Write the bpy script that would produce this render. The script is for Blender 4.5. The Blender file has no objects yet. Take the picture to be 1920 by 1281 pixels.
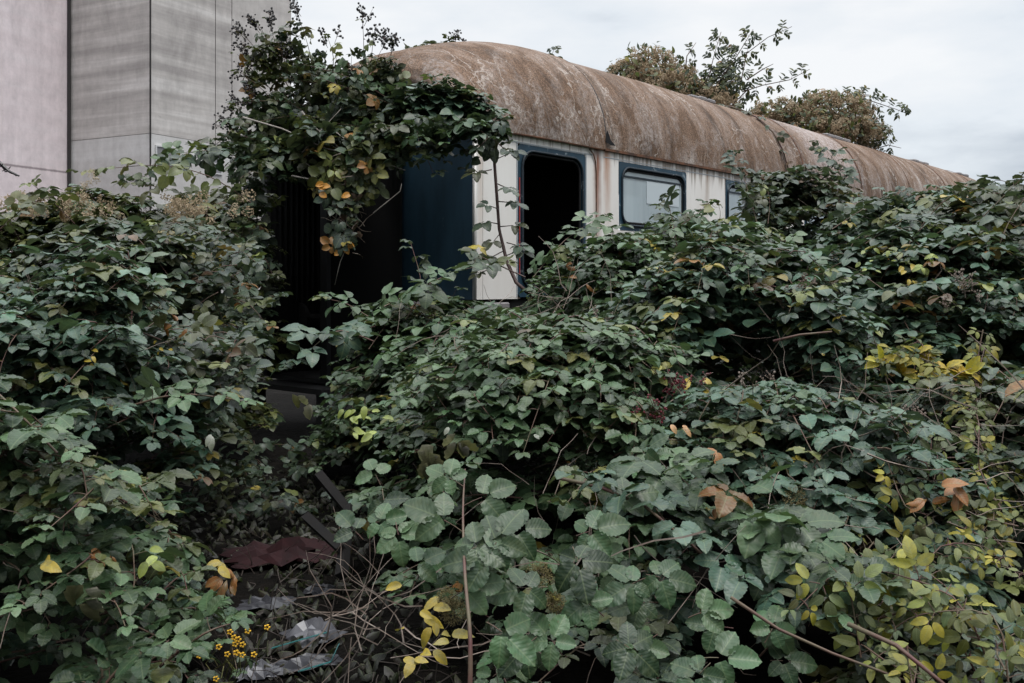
import bpy, math, random
import numpy as np
from mathutils import Vector
R = math.radians
S = bpy.context.scene
COL = S.collection
rng = random.Random(11)

# ------------------------------------------------------------------ camera
CAM_Z, F, HY = 1.7, 1800.0, 530.0           # focal length in photo pixels, horizon row
cd = bpy.data.cameras.new('camera'); cam = bpy.data.objects.new('camera', cd); COL.objects.link(cam)
cam.location = (0, 0, CAM_Z); cam.rotation_euler = (R(90), 0, 0)
cd.sensor_width = 36; cd.lens = 36*F/1920; cd.shift_y = -(640.5-HY)/1920
cd.clip_start = 0.05; cd.clip_end = 2000
S.camera = cam

# ------------------------------------------------------------------ sky, sun, exposure
SUN_EL, SUN_AZ = 68, 140
w = bpy.data.worlds.new("World"); S.world = w; w.use_nodes = True
nt = w.node_tree; nt.nodes.clear()
def N(t, ty, **kw):
    n = t.nodes.new(ty)
    for k, v in kw.items():
        if k.startswith('i_'):
            n.inputs[k[2:].replace('_', ' ')].default_value = v
        else: setattr(n, k, v)
    return n
out = N(nt, 'ShaderNodeOutputWorld'); bg = N(nt, 'ShaderNodeBackground'); bg.inputs['Strength'].default_value = 0.1
sky = N(nt, 'ShaderNodeTexSky'); sky.sky_type = 'NISHITA'; sky.sun_disc = False
sky.sun_elevation = R(SUN_EL); sky.sun_rotation = R(SUN_AZ)
tc = N(nt, 'ShaderNodeTexCoord'); mp = N(nt, 'ShaderNodeMapping'); mp.inputs['Scale'].default_value = (1.5, 1.5, 4.6)
mp.inputs['Rotation'].default_value = (0, R(-14), 0); mp.inputs['Location'].default_value = (0.35, 0.1, 0.55)
n1 = N(nt, 'ShaderNodeTexNoise'); n1.inputs['Scale'].default_value = 1.35; n1.inputs['Detail'].default_value = 7; n1.inputs['Roughness'].default_value = .52
cr = N(nt, 'ShaderNodeValToRGB')
cr.color_ramp.elements[0].position = .38; cr.color_ramp.elements[0].color = (3.9, 4.3, 4.8, 1)
cr.color_ramp.elements[1].position = .57; cr.color_ramp.elements[1].color = (6.8, 6.9, 7.0, 1)
e = cr.color_ramp.elements.new(.47); e.color = (5.8, 6.15, 6.5, 1)
mx = N(nt, 'ShaderNodeMix', data_type='RGBA'); mx.inputs[0].default_value = .93
L = nt.links.new
L(tc.outputs['Generated'], mp.inputs['Vector']); L(mp.outputs[0], n1.inputs['Vector']); L(n1.outputs[0], cr.inputs[0])
sz = N(nt, 'ShaderNodeSeparateXYZ'); L(tc.outputs['Generated'], sz.inputs[0])
zr = N(nt, 'ShaderNodeMapRange'); zr.interpolation_type = 'SMOOTHSTEP'; zr.inputs[1].default_value = .30; zr.inputs[2].default_value = .95; zr.inputs[3].default_value = 1.0; zr.inputs[4].default_value = 3.6
# low sky dimmed behind the camera, added unseen to deepen foliage contrast
yr = N(nt, 'ShaderNodeMapRange'); yr.inputs[1].default_value = -.25; yr.inputs[2].default_value = .30; yr.inputs[3].default_value = .42; yr.inputs[4].default_value = 1.0
L(sz.outputs[1], yr.inputs[0])
er = N(nt, 'ShaderNodeMapRange'); er.inputs[1].default_value = .45; er.inputs[2].default_value = .85; L(sz.outputs[2], er.inputs[0])
bk = N(nt, 'ShaderNodeMix', data_type='FLOAT'); L(er.outputs[0], bk.inputs[0]); L(yr.outputs[0], bk.inputs[2]); bk.inputs[3].default_value = 1.0
ml = N(nt, 'ShaderNodeMath', operation='MULTIPLY'); L(zr.outputs[0], ml.inputs[0]); L(bk.outputs[0], ml.inputs[1])
L(sz.outputs[2], zr.inputs[0]); vm_ = N(nt, 'ShaderNodeVectorMath', operation='SCALE'); L(cr.outputs[0], vm_.inputs[0]); L(ml.outputs[0], vm_.inputs['Scale'])
L(sky.outputs[0], mx.inputs[6]); L(vm_.outputs[0], mx.inputs[7]); L(mx.outputs[2], bg.inputs['Color']); L(bg.outputs[0], out.inputs[0])
sl = bpy.data.lights.new('sun', 'SUN'); so = bpy.data.objects.new('sun', sl); COL.objects.link(so)
sl.energy = 1.3; sl.angle = R(16); sl.color = (1.0, .965, .92)
az = R(SUN_AZ); dv = Vector((math.sin(az)*math.cos(R(SUN_EL)), math.cos(az)*math.cos(R(SUN_EL)), math.sin(R(SUN_EL))))
so.rotation_euler = dv.to_track_quat('Z', 'Y').to_euler(); so.location = (5, -5, 12)
S.view_settings.view_transform = 'Standard'; S.view_settings.look = 'None'; S.view_settings.exposure = 0.5; S.view_settings.gamma = 1
S.view_settings.use_curve_mapping = False
S.render.engine = 'CYCLES'
S.cycles.max_bounces = 6; S.cycles.transparent_max_bounces = 8

def P3(px, py, d):
    return Vector(((px-960)/F*d, d, CAM_Z-(py-HY)/F*d))

# ------------------------------------------------------------------ object helpers
def tag(o, label=None, cat=None, group=None, kind=None):
    if label: o['label'] = label
    if cat: o['category'] = cat
    if group: o['group'] = group
    if kind: o['kind'] = kind
    return o
def empty(name, loc, rz, label, cat, group=None):
    o = bpy.data.objects.new(name, None); COL.objects.link(o); o.location = loc; o.rotation_euler = (0, 0, rz)
    o.empty_display_size = .2
    return tag(o, label, cat, group)

class MB:
    def __init__(s): s.v = []; s.f = []; s.c = []; s.uv = []
    def quadgrid(s, pts):               # pts[i][j]
        b = len(s.v); n, m = len(pts), len(pts[0])
        for r in pts:
            for p in r: s.v.append(tuple(p))
        for i in range(n-1):
            for j in range(m-1):
                s.f.append((b+i*m+j, b+(i+1)*m+j, b+(i+1)*m+j+1, b+i*m+j+1))
    def box(s, x0, x1, y0, y1, z0, z1, bev=0):
        b = len(s.v)
        if bev <= 0:
            s.v += [(x0,y0,z0),(x1,y0,z0),(x1,y1,z0),(x0,y1,z0),(x0,y0,z1),(x1,y0,z1),(x1,y1,z1),(x0,y1,z1)]
            s.f += [tuple(b+i for i in q) for q in ((0,3,2,1),(4,5,6,7),(0,1,5,4),(1,2,6,5),(2,3,7,6),(3,0,4,7))]
        else:
            k = bev
            ring = lambda q, z: [(x0+q,y0+k if q==0 else y0,z)]
            def oct_(i, z):
                X0, X1, Y0, Y1 = x0+i, x1-i, y0+i, y1-i
                return [(X0+k,Y0,z),(X1-k,Y0,z),(X1,Y0+k,z),(X1,Y1-k,z),(X1-k,Y1,z),(X0+k,Y1,z),(X0,Y1-k,z),(X0,Y0+k,z)]
            rs = [oct_(k*.7, z0), oct_(0, z0+k), oct_(0, z1-k), oct_(k*.7, z1)]
            for r in rs: s.v += r
            for q in range(3):
                for i in range(8):
                    j = (i+1) % 8
                    s.f.append((b+q*8+i, b+q*8+j, b+q*8+8+j, b+q*8+8+i))
            s.f.append(tuple(b+i for i in range(7, -1, -1))); s.f.append(tuple(b+24+i for i in range(8)))
    def tube(s, pts, r0, r1=None, n=6, closed=False, cap=True):
        if r1 is None: r1 = r0
        pts = [Vector(p) for p in pts]; m = len(pts); b = len(s.v)
        up = Vector((0.13, 0.21, 1)).normalized()
        for i, p in enumerate(pts):
            if closed: t = pts[(i+1) % m]-pts[i-1]
            else: t = pts[min(i+1, m-1)]-pts[max(i-1, 0)]
            if t.length < 1e-9: t = Vector((0,0,1))
            t.normalize()
            a = t.cross(up)
            if a.length < .05: a = t.cross(Vector((1, 0, 0)))
            a.normalize(); c = t.cross(a)
            r = r0+(r1-r0)*i/max(1, m-1)
            for k in range(n):
                q = 2*math.pi*k/n
                s.v.append(tuple(p+a*(r*math.cos(q))+c*(r*math.sin(q))))
        for i in range(m if closed else m-1):
            i2 = (i+1) % m
            for k in range(n):
                k2 = (k+1) % n
                s.f.append((b+i*n+k, b+i*n+k2, b+i2*n+k2, b+i2*n+k))
        if cap and not closed:
            s.f.append(tuple(b+k for k in range(n-1, -1, -1))); s.f.append(tuple(b+(m-1)*n+k for k in range(n)))
    def ball(s, c, r, n=6, m=4, sq=1.0):
        b = len(s.v)
        for i in range(1, m):
            th = math.pi*i/m
            for k in range(n):
                q = 2*math.pi*k/n+i*.4
                s.v.append((c[0]+r*math.sin(th)*math.cos(q), c[1]+r*math.sin(th)*math.sin(q), c[2]+r*sq*math.cos(th)))
        s.v += [(c[0], c[1], c[2]+r*sq), (c[0], c[1], c[2]-r*sq)]
        for i in range(m-2):
            for k in range(n):
                k2 = (k+1) % n
                s.f.append((b+i*n+k, b+i*n+n+k, b+i*n+n+k2, b+i*n+k2))
        t = b+(m-1)*n
        for k in range(n):
            k2 = (k+1) % n
            s.f.append((t, b+k, b+k2)); s.f.append((t+1, b+(m-2)*n+k2, b+(m-2)*n+k))
    def build(s, name, mat, parent=None, smooth=False, label=None):
        me = bpy.data.meshes.new(name); me.from_pydata(s.v, [], s.f); me.update()
        if smooth: me.shade_smooth()
        me.materials.append(mat)
        o = bpy.data.objects.new(name, me); COL.objects.link(o)
        if parent: o.parent = parent
        if label: o['label'] = label
        return o

# ------------------------------------------------------------------ materials
def mat(name, base=(.5,.5,.5), rough=.7, spec=.4, metal=0):
    m = bpy.data.materials.new(name); m.use_nodes = True
    b = m.node_tree.nodes['Principled BSDF']
    b.inputs['Base Color'].default_value = (*base, 1); b.inputs['Roughness'].default_value = rough
    b.inputs['Specular IOR Level'].default_value = spec; b.inputs['Metallic'].default_value = metal
    return m, m.node_tree, b
def ramp(t, stops):
    r = N(t, 'ShaderNodeValToRGB')
    els = r.color_ramp.elements
    els[0].position = stops[0][0]; els[0].color = (*stops[0][1], 1) if not isinstance(stops[0][1], float) else (stops[0][1],)*3+(1,)
    els[1].position = stops[-1][0]; els[1].color = (*stops[-1][1], 1) if not isinstance(stops[-1][1], float) else (stops[-1][1],)*3+(1,)
    for p, c in stops[1:-1]:
        e = els.new(p); e.color = (*c, 1) if not isinstance(c, float) else (c, c, c, 1)
    return r
def noise(t, vec, scale, detail=6, rough=.6, dist=0):
    n = N(t, 'ShaderNodeTexNoise'); n.inputs['Scale'].default_value = scale; n.inputs['Detail'].default_value = detail
    n.inputs['Roughness'].default_value = rough; n.inputs['Distortion'].default_value = dist
    t.links.new(vec, n.inputs['Vector']); return n.outputs[0]
def mapping(t, vec, sc=(1,1,1), loc=(0,0,0), rot=(0,0,0)):
    m = N(t, 'ShaderNodeMapping'); m.inputs['Scale'].default_value = sc; m.inputs['Location'].default_value = loc
    m.inputs['Rotation'].default_value = rot
    t.links.new(vec, m.inputs['Vector']); return m.outputs[0]
def mixc(t, fac, a, b, blend='MIX'):
    m = N(t, 'ShaderNodeMix', data_type='RGBA', blend_type=blend)
    for k, v in ((0, fac), (6, a), (7, b)):
        if isinstance(v, (int, float)): m.inputs[k].default_value = v
        elif isinstance(v, tuple): m.inputs[k].default_value = (*v, 1)
        else: t.links.new(v, m.inputs[k])
    return m.outputs[2]
def mth(t, op, a, b=None, c=None):
    m = N(t, 'ShaderNodeMath', operation=op)
    for i, v in enumerate((a, b, c)):
        if v is None: continue
        if isinstance(v, (int, float)): m.inputs[i].default_value = v
        else: t.links.new(v, m.inputs[i])
    return m.outputs[0]
def bump(t, b, h, strength=.3, dist=.02):
    n = N(t, 'ShaderNodeBump'); n.inputs['Strength'].default_value = strength; n.inputs['Distance'].default_value = dist
    t.links.new(h, n.inputs['Height']); t.links.new(n.outputs[0], b.inputs['Normal'])
def objco(t): return N(t, 'ShaderNodeTexCoord').outputs['Object']

def leaf_mat(name, trans=.14, rough=.42, back=(1.5, 1.5, 1.45)):
    m, t, b = mat(name, rough=rough, spec=.5); b.inputs['Specular IOR Level'].default_value = .38
    at = N(t, 'ShaderNodeAttribute'); at.attribute_name = 'leaf'
    uv = N(t, 'ShaderNodeUVMap'); sx = N(t, 'ShaderNodeSeparateXYZ'); t.links.new(uv.outputs[0], sx.inputs[0])
    u, v = sx.outputs[0], sx.outputs[1]                     # along, across (-.5..5)
    av = mth(t, 'ABSOLUTE', v)
    rib = mth(t, 'LESS_THAN', av, .022)
    q = mth(t, 'SUBTRACT', u, mth(t, 'MULTIPLY', av, .75)); fr = mth(t, 'FRACT', mth(t, 'MULTIPLY', q, 8.0))
    d = mth(t, 'ABSOLUTE', mth(t, 'SUBTRACT', fr, .5))      # 0 mid panel, .5 on vein
    vein = mth(t, 'SMOOTHSTEP' if False else 'GREATER_THAN', d, .42)
    vm = mth(t, 'MAXIMUM', rib, mth(t, 'MULTIPLY', vein, .35))
    oc = objco(t); n1 = noise(t, oc, 24, 3)
    var = ramp(t, [(.3, .78), (.7, 1.15)]); t.links.new(n1, var.inputs[0])
    c1 = mixc(t, 1.0, at.outputs[0], var.outputs[0], 'MULTIPLY')
    c2 = mixc(t, mth(t, 'MULTIPLY', vm, .42), c1, mixc(t, .5, c1, (.22, .27, .13)))
    mo_ = ramp(t, [(.50, 0.0), (.64, .55)]); t.links.new(noise(t, oc, 34, 4), mo_.inputs[0])
    c2 = mixc(t, mo_.outputs[0], c2, mixc(t, .75, c2, (.075, .095, .045)))
    sp = noise(t, oc, 110, 2); spm = ramp(t, [(.70, 0.0), (.76, 1.0)]); t.links.new(sp, spm.inputs[0])
    c3 = mixc(t, mth(t, 'MULTIPLY', spm.outputs[0], .55), c2, (.11, .06, .03))
    g = N(t, 'ShaderNodeNewGeometry')
    cb = mixc(t, .25, c3, (.17, .21, .16))
    cc = mixc(t, g.outputs['Backfacing'], c3, cb)
    t.links.new(cc, b.inputs['Base Color'])
    bump(t, b, mth(t, 'MULTIPLY', mth(t, 'SUBTRACT', .5, d), 1.0), .24, .003)
    tr = N(t, 'ShaderNodeBsdfTranslucent'); t.links.new(mixc(t, 1.0, cc, (1.25, 1.35, .7), 'MULTIPLY'), tr.inputs[0])
    ms = N(t, 'ShaderNodeMixShader'); ms.inputs[0].default_value = trans
    t.links.new(b.outputs[0], ms.inputs[1]); t.links.new(tr.outputs[0], ms.inputs[2])
    t.links.new(ms.outputs[0], t.nodes['Material Output'].inputs[0])
    return m
M_LEAF = leaf_mat('bramble leaf')
M_LEAF2 = leaf_mat('soft vine leaf', .25, .55)
def stem_mat(name, a, b_, rough=.6):
    m, t, b = mat(name, a, rough)
    r = ramp(t, [(.35, a), (.65, b_)]); t.links.new(noise(t, objco(t), 9, 4), r.inputs[0]); t.links.new(r.outputs[0], b.inputs['Base Color'])
    return m
M_CANE = stem_mat('red brown cane', (.085, .032, .03), (.10, .085, .05))
M_DEAD = stem_mat('dead grey twig', (.13, .09, .07), (.24, .20, .17), .8)
M_PALE = stem_mat('bleached dead stem', (.34, .31, .28), (.22, .19, .17), .8)
M_MOSS = stem_mat('dry moss', (.10, .085, .03), (.19, .15, .07), .95)
M_BERRY = mat('dry dark berry', (.012, .010, .012), .4)[0]
M_RBERRY = mat('red berry', (.12, .012, .02), .35)[0]
def fluff_mat():
    m, t, b = mat('beige seed fluff', (.34, .28, .2), .95, .1)
    r = ramp(t, [(.3, (.25, .18, .115)), (.5, (.40, .315, .215)), (.75, (.56, .49, .38))]); t.links.new(noise(t, objco(t), 3.0, 3), r.inputs[0])
    t.links.new(r.outputs[0], b.inputs['Base Color'])
    tr = N(t, 'ShaderNodeBsdfTranslucent'); t.links.new(r.outputs[0], tr.inputs[0]); ms = N(t, 'ShaderNodeMixShader'); ms.inputs[0].default_value = .3
    t.links.new(b.outputs[0], ms.inputs[1]); t.links.new(tr.outputs[0], ms.inputs[2]); t.links.new(ms.outputs[0], t.nodes['Material Output'].inputs[0])
    return m
M_FLUFF = fluff_mat()

# roof: brown lichen with streaks running down the curve. object coords: x along, y across, z up
def roof_mat():
    m, t, b = mat('rusty lichen roof', (.2, .12, .08), .85, .2)
    oc = objco(t)
    st = noise(t, mapping(t, oc, (1.7, .55, .55)), 1.0, 9, .68, .9)
    r1 = ramp(t, [(.31, (.044, .030, .022)), (.43, (.115, .070, .045)), (.53, (.170, .110, .076)), (.61, (.215, .16, .128)), (.70, (.42, .37, .335))]); t.links.new(st, r1.inputs[0])
    fine = noise(t, oc, 55, 5, .75); rf = ramp(t, [(.38, .45), (.5, .95), (.62, 1.75)]); t.links.new(fine, rf.inputs[0])
    c = mixc(t, 1, r1.outputs[0], rf.outputs[0], 'MULTIPLY')
    # chalky patches, stronger towards the eave and around joints
    pn = noise(t, mapping(t, oc, (1.3, .8, .8), (3, 1, 0)), 1.6, 9, .7, .8)
    pm = ramp(t, [(.46, 0.0), (.62, .9)]); t.links.new(pn, pm.inputs[0])
    sx = N(t, 'ShaderNodeSeparateXYZ'); t.links.new(oc, sx.inputs[0])
    low = N(t, 'ShaderNodeMapRange'); low.inputs[1].default_value = 4.6; low.inputs[2].default_value = 3.7; low.inputs[3].default_value = .4; low.inputs[4].default_value = 1.0
    t.links.new(sx.outputs[2], low.inputs[0])
    f2 = noise(t, oc, 16, 6, .8); fm = ramp(t, [(.42, .1), (.6, 1.0)]); t.links.new(f2, fm.inputs[0])
    pf = mth(t, 'MULTIPLY', mth(t, 'MULTIPLY', pm.outputs[0], low.outputs[0]), fm.outputs[0])
    c = mixc(t, pf, c, (.40, .36, .34))
    # pale sheets around s = 10.5
    bx = mth(t, 'ABSOLUTE', mth(t, 'SUBTRACT', sx.outputs[0], 10.8)); bm = N(t, 'ShaderNodeMapRange'); bm.inputs[1].default_value = 1.5; bm.inputs[2].default_value = .7; bm.inputs[4].default_value = .9
    t.links.new(mth(t, 'ADD', bx, mth(t, 'MULTIPLY', mth(t,'SUBTRACT', st, .5), 2.5)), bm.inputs[0])
    c = mixc(t, mth(t, 'MULTIPLY', bm.outputs[0], fm.outputs[0]), c, (.42, .37, .36))
    # thin pale crackle lines
    vo = N(t, 'ShaderNodeTexVoronoi', feature='DISTANCE_TO_EDGE'); vo.inputs['Scale'].default_value = 1.5
    wv = N(t, 'ShaderNodeVectorMath', operation='ADD'); nz = N(t, 'ShaderNodeTexNoise'); nz.inputs['Scale'].default_value = 3; nz.inputs['Detail'].default_value = 6
    t.links.new(oc, nz.inputs[0]); t.links.new(mapping(t, oc, (1.7, .7, .7)), wv.inputs[0]); t.links.new(nz.outputs[1], wv.inputs[1]); t.links.new(wv.outputs[0], vo.inputs['Vector'])
    vm = ramp(t, [(.0, 1.0), (.022, 0.0)]); t.links.new(vo.outputs[0], vm.inputs[0])
    gate = ramp(t, [(.44, 0.0), (.54, 1.0)]); t.links.new(noise(t, mapping(t, oc, (1,1,1), (7,2,1)), .9, 3), gate.inputs[0])
    c = mixc(t, mth(t, 'MULTIPLY', mth(t, 'MULTIPLY', vm.outputs[0], gate.outputs[0]), .8), c, (.46, .41, .37))
    # dark drip streaks
    ds = noise(t, mapping(t, oc, (9, .35, .35), (5,0,0)), 1.0, 5, .6, .2); dm = ramp(t, [(.30, 1.0), (.42, 0.0)]); t.links.new(ds, dm.inputs[0])
    c = mixc(t, mth(t, 'MULTIPLY', dm.outputs[0], .6), c, (.055, .04, .03))
    t.links.new(c, b.inputs['Base Color'])
    hh = mth(t, 'ADD', mth(t, 'MULTIPLY', st, 2.0), fine)
    bump(t, b, hh, .6, .02)
    return m
def white_mat():
    m, t, b = mat('weathered white paint', (.62, .59, .56), .5, .4)
    oc = objco(t); sx = N(t, 'ShaderNodeSeparateXYZ'); t.links.new(oc, sx.inputs[0])
    base = ramp(t, [(.3, (.72, .68, .64)), (.7, (.80, .78, .75))]); t.links.new(noise(t, mapping(t, oc, (1, 1, .4)), 2.2, 5), base.inputs[0])
    # rust and algae streaks falling from the eave
    st = noise(t, mapping(t, oc, (14, 1, .45)), 1.0, 6, .65)
    h = N(t, 'ShaderNodeMapRange'); h.inputs[1].default_value = 3.56; h.inputs[2].default_value = 3.05; h.inputs[3].default_value = .30; h.inputs[4].default_value = 0
    t.links.new(sx.outputs[2], h.inputs[0])
    far = N(t, 'ShaderNodeMapRange'); far.inputs[1].default_value = 2.6; far.inputs[2].default_value = 3.6; far.inputs[3].default_value = -.10; far.inputs[4].default_value = .02
    t.links.new(sx.outputs[0], far.inputs[0])
    a = mth(t, 'ADD', mth(t, 'ADD', st, h.outputs[0]), far.outputs[0]); am = ramp(t, [(.66, 0.0), (.80, .85)]); t.links.new(a, am.inputs[0])
    c = mixc(t, am.outputs[0], base.outputs[0], (.17, .115, .075))
    # rust run below the gutter end (x = 2.45) and a faint one beside the corner seam
    for cx, wd, ztop, zb, colr, s_ in ((2.47, .12, 3.40, 1.2, (.22, .065, .022), 1.0), (2.70, .12, 3.45, 2.3, (.36, .15, .06), .9), (.10, .07, 3.6, 1.5, (.42, .25, .14), .5), (5.5, .09, 3.4, 2.5, (.25, .16, .10), .7)):
        dx = mth(t, 'ABSOLUTE', mth(t, 'SUBTRACT', mth(t, 'ADD', sx.outputs[0], mth(t, 'MULTIPLY', mth(t, 'SUBTRACT', noise(t, mapping(t, oc, (1,1,2)), 2.5, 3), .5), .07)), cx))
        mr = N(t, 'ShaderNodeMapRange'); mr.inputs[1].default_value = wd; mr.inputs[2].default_value = wd*.15; t.links.new(dx, mr.inputs[0])
        mz = N(t, 'ShaderNodeMapRange'); mz.inputs[1].default_value = zb; mz.inputs[2].default_value = ztop; t.links.new(sx.outputs[2], mz.inputs[0])
        br = ramp(t, [(.33, .5), (.52, 1.0)]); t.links.new(noise(t, mapping(t, oc, (22, 1, 1.6)), 1.0, 5), br.inputs[0])
        c = mixc(t, mth(t, 'MULTIPLY', mth(t, 'MULTIPLY', mth(t, 'MULTIPLY', mr.outputs[0], mz.outputs[0]), br.outputs[0]), s_), c, colr)
    sp = ramp(t, [(.66, 0.0), (.72, .7)]); t.links.new(noise(t, oc, 38, 4, .7), sp.inputs[0])
    sg = N(t, 'ShaderNodeMapRange'); sg.inputs[1].default_value = 3.0; sg.inputs[2].default_value = 6.0; t.links.new(sx.outputs[0], sg.inputs[0])
    c = mixc(t, mth(t, 'MULTIPLY', sp.outputs[0], sg.outputs[0]), c, (.28, .2, .14))
    t.links.new(c, b.inputs['Base Color'])
    bump(t, b, noise(t, oc, 7, 3), .08, .01)
    return m
def navy_mat(name, base, worn, wf=.62):
    m, t, b = mat(name, base, .55, .35)
    oc = objco(t)
    c1 = ramp(t, [(.3, tuple(x*.6 for x in base)), (.7, base)]); t.links.new(noise(t, mapping(t, oc, (2, 2, .6)), 2.2, 5), c1.inputs[0])
    wm = ramp(t, [(wf, 0.0), (wf+.08, .75)]); t.links.new(noise(t, mapping(t, oc, (1, 1, 1)), 5, 7, .65, .6), wm.inputs[0])
    c = mixc(t, wm.outputs[0], c1.outputs[0], worn)
    t.links.new(c, b.inputs['Base Color'])
    return m
M_ROOF = roof_mat(); M_WHITE = white_mat()
M_END = navy_mat('dark navy end paint', (.028, .068, .105), (.12, .17, .20), .66)
M_BLUE = navy_mat('worn blue surround paint', (.018, .055, .088), (.30, .36, .40), .57)
M_BLACK = mat('black rubber', (.010, .010, .011), .75, .2)[0]
M_DARK = mat('dark interior', (.013, .012, .013), .9, .1)[0]
M_FRAME = navy_mat('scuffed window trim', (.02, .032, .045), (.45, .48, .50), .60)
M_GREYL = mat('grey trim line', (.34, .36, .38), .5)[0]
M_RUST = stem_mat('rusty gutter', (.05, .028, .02), (.16, .07, .035), .9)
M_RED = mat('red edge seal', (.35, .03, .02), .5)[0]
M_HEAD = stem_mat('grey painted steel', (.16, .15, .155), (.24, .22, .22), .6)
M_PLATE = stem_mat('dull footplate', (.012, .012, .013), (.02, .019, .018), .8)
def glass_mat():
    m, t, b = mat('milky dirty glass', (.40, .46, .48), .18, .5)
    oc = objco(t)
    r = ramp(t, [(.3, (.37, .44, .47)), (.7, (.45, .52, .55))]); t.links.new(noise(t, mapping(t, oc, (6, 1, .5)), 1.2, 5, .6), r.inputs[0])
    t.links.new(r.outputs[0], b.inputs['Base Color'])
    tp = N(t, 'ShaderNodeBsdfTransparent'); tp.inputs[0].default_value = (.8, .87, .9, 1); ms = N(t, 'ShaderNodeMixShader'); ms.inputs[0].default_value = .22
    t.links.new(b.outputs[0], ms.inputs[1]); t.links.new(tp.outputs[0], ms.inputs[2]); t.links.new(ms.outputs[0], t.nodes['Material Output'].inputs[0])
    return m
M_GLASS = glass_mat()
def concrete_mat(name, a, b_, c_, dirt=(.10,.09,.09), bands=True, seams=()):
    m, t, b = mat(name, a, .9, .2)
    oc = objco(t); sx = N(t, 'ShaderNodeSeparateXYZ'); t.links.new(oc, sx.inputs[0])
    wz = mapping(t, oc, (.04, .04, .85))
    bn = noise(t, wz, 1.0, 5, .62, .1)
    r = ramp(t, [(.34, a), (.5, b_), (.63, c_)]); t.links.new(bn, r.inputs[0])
    f = noise(t, mapping(t, oc, (1.6, 1.6, 1.2)), 1.0, 8, .7); rf = ramp(t, [(.3, .86), (.7, 1.1)]); t.links.new(f, rf.inputs[0])
    c = mixc(t, 1, r.outputs[0], rf.outputs[0], 'MULTIPLY')
    v = noise(t, mapping(t, oc, (1.7, 1.7, .09)), 1.0, 6, .7); rv = ramp(t, [(.3, .92), (.7, 1.05)]); t.links.new(v, rv.inputs[0])
    c = mixc(t, 1, c, rv.outputs[0], 'MULTIPLY')
    s2 = noise(t, mapping(t, oc, (.8, .8, 2.4), (3,1,7)), 1.0, 9, .78, .3); sm = ramp(t, [(.62, 0.0), (.72, .75)]); t.links.new(s2, sm.inputs[0])
    c = mixc(t, mth(t, 'MULTIPLY', sm.outputs[0], .6), c, dirt)
    s3 = noise(t, mapping(t, oc, (.25, .25, .12), (1,4,2)), 1.0, 7, .7, .5); s3m = ramp(t, [(.52, 0.0), (.70, .5)]); t.links.new(s3, s3m.inputs[0]); c = mixc(t, s3m.outputs[0], c, mixc(t, .55, c, dirt))
    for zz, w_ in seams:
        dz = mth(t, 'ABSOLUTE', mth(t, 'SUBTRACT', sx.outputs[2], zz)); mr = N(t, 'ShaderNodeMapRange'); mr.inputs[1].default_value = w_; mr.inputs[2].default_value = w_*.3; mr.inputs[4].default_value = .7
        t.links.new(mth(t, 'ADD', dz, mth(t, 'MULTIPLY', mth(t, 'SUBTRACT', f, .5), .12)), mr.inputs[0])
        c = mixc(t, mr.outputs[0], c, dirt)
    t.links.new(c, b.inputs['Base Color']); bump(t, b, f, .2, .05)
    return m
M_CONC = concrete_mat('banded grey concrete', (.36, .335, .325), (.50, .47, .45), (.64, .61, .59))
M_CONC2 = concrete_mat('plain grey concrete', (.47, .445, .43), (.52, .49, .47), (.57, .545, .525))
M_BASEC = concrete_mat('pale concrete base', (.53, .51, .50), (.58, .565, .555), (.63, .62, .61), seams=((4.2, .12),))
M_PINK = concrete_mat('pink white render', (.76, .67, .69), (.80, .71, .73), (.83, .75, .77), (.17, .13, .14), seams=((8.95, .10),))
M_JOINT = mat('dark joint', (.035, .032, .032), .9)[0]
M_WFRAME = mat('pale window frame', (.55, .55, .55), .6)[0]
M_PANE = mat('grey window pane', (.20, .20, .21), .3)[0]
def soil_mat():
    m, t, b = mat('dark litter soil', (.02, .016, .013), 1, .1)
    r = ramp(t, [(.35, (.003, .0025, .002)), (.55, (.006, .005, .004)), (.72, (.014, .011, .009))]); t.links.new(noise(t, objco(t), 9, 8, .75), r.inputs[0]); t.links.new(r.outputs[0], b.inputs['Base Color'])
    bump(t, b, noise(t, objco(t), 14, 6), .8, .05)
    return m
M_SOIL = soil_mat()
def simple(name, c, rough=.6): return mat(name, c, rough)[0]
M_CLOTH = stem_mat('dark red cloth', (.024, .0025, .004), (.012, .002, .003), .9)
M_WOOD = stem_mat('rotten brown wood', (.006, .0045, .004), (.003, .0025, .0025), .95)
M_PLASW = stem_mat('crumpled pale plastic', (.15, .15, .165), (.07, .07, .08), .35)
M_PLASG = stem_mat('dirty grey plastic', (.05, .05, .058), (.03, .03, .035), .35)
M_TEAL = simple('teal plastic strap', (.02, .12, .12), .4)
M_FLOWER = simple('yellow petals', (.62, .36, .02), .6)

# ------------------------------------------------------------------ ground
def ground():
    b = MB(); xs = [-220,-120,-60,-30,-15]+[-8+.5*i for i in range(33)]+[15,30,60,120,220]; ys = [-60,-20,-6]+[0+.5*i for i in range(37)]+[24,34,60,120,260]
    r = random.Random(3)
    b.quadgrid([[(x, y, (r.uniform(-.035, .035) if abs(x) < 8 and 0 < y < 18 else -.03)) for y in ys] for x in xs])
    b.f = [tuple(reversed(f)) for f in b.f]
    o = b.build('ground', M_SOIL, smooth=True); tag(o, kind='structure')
ground()

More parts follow.
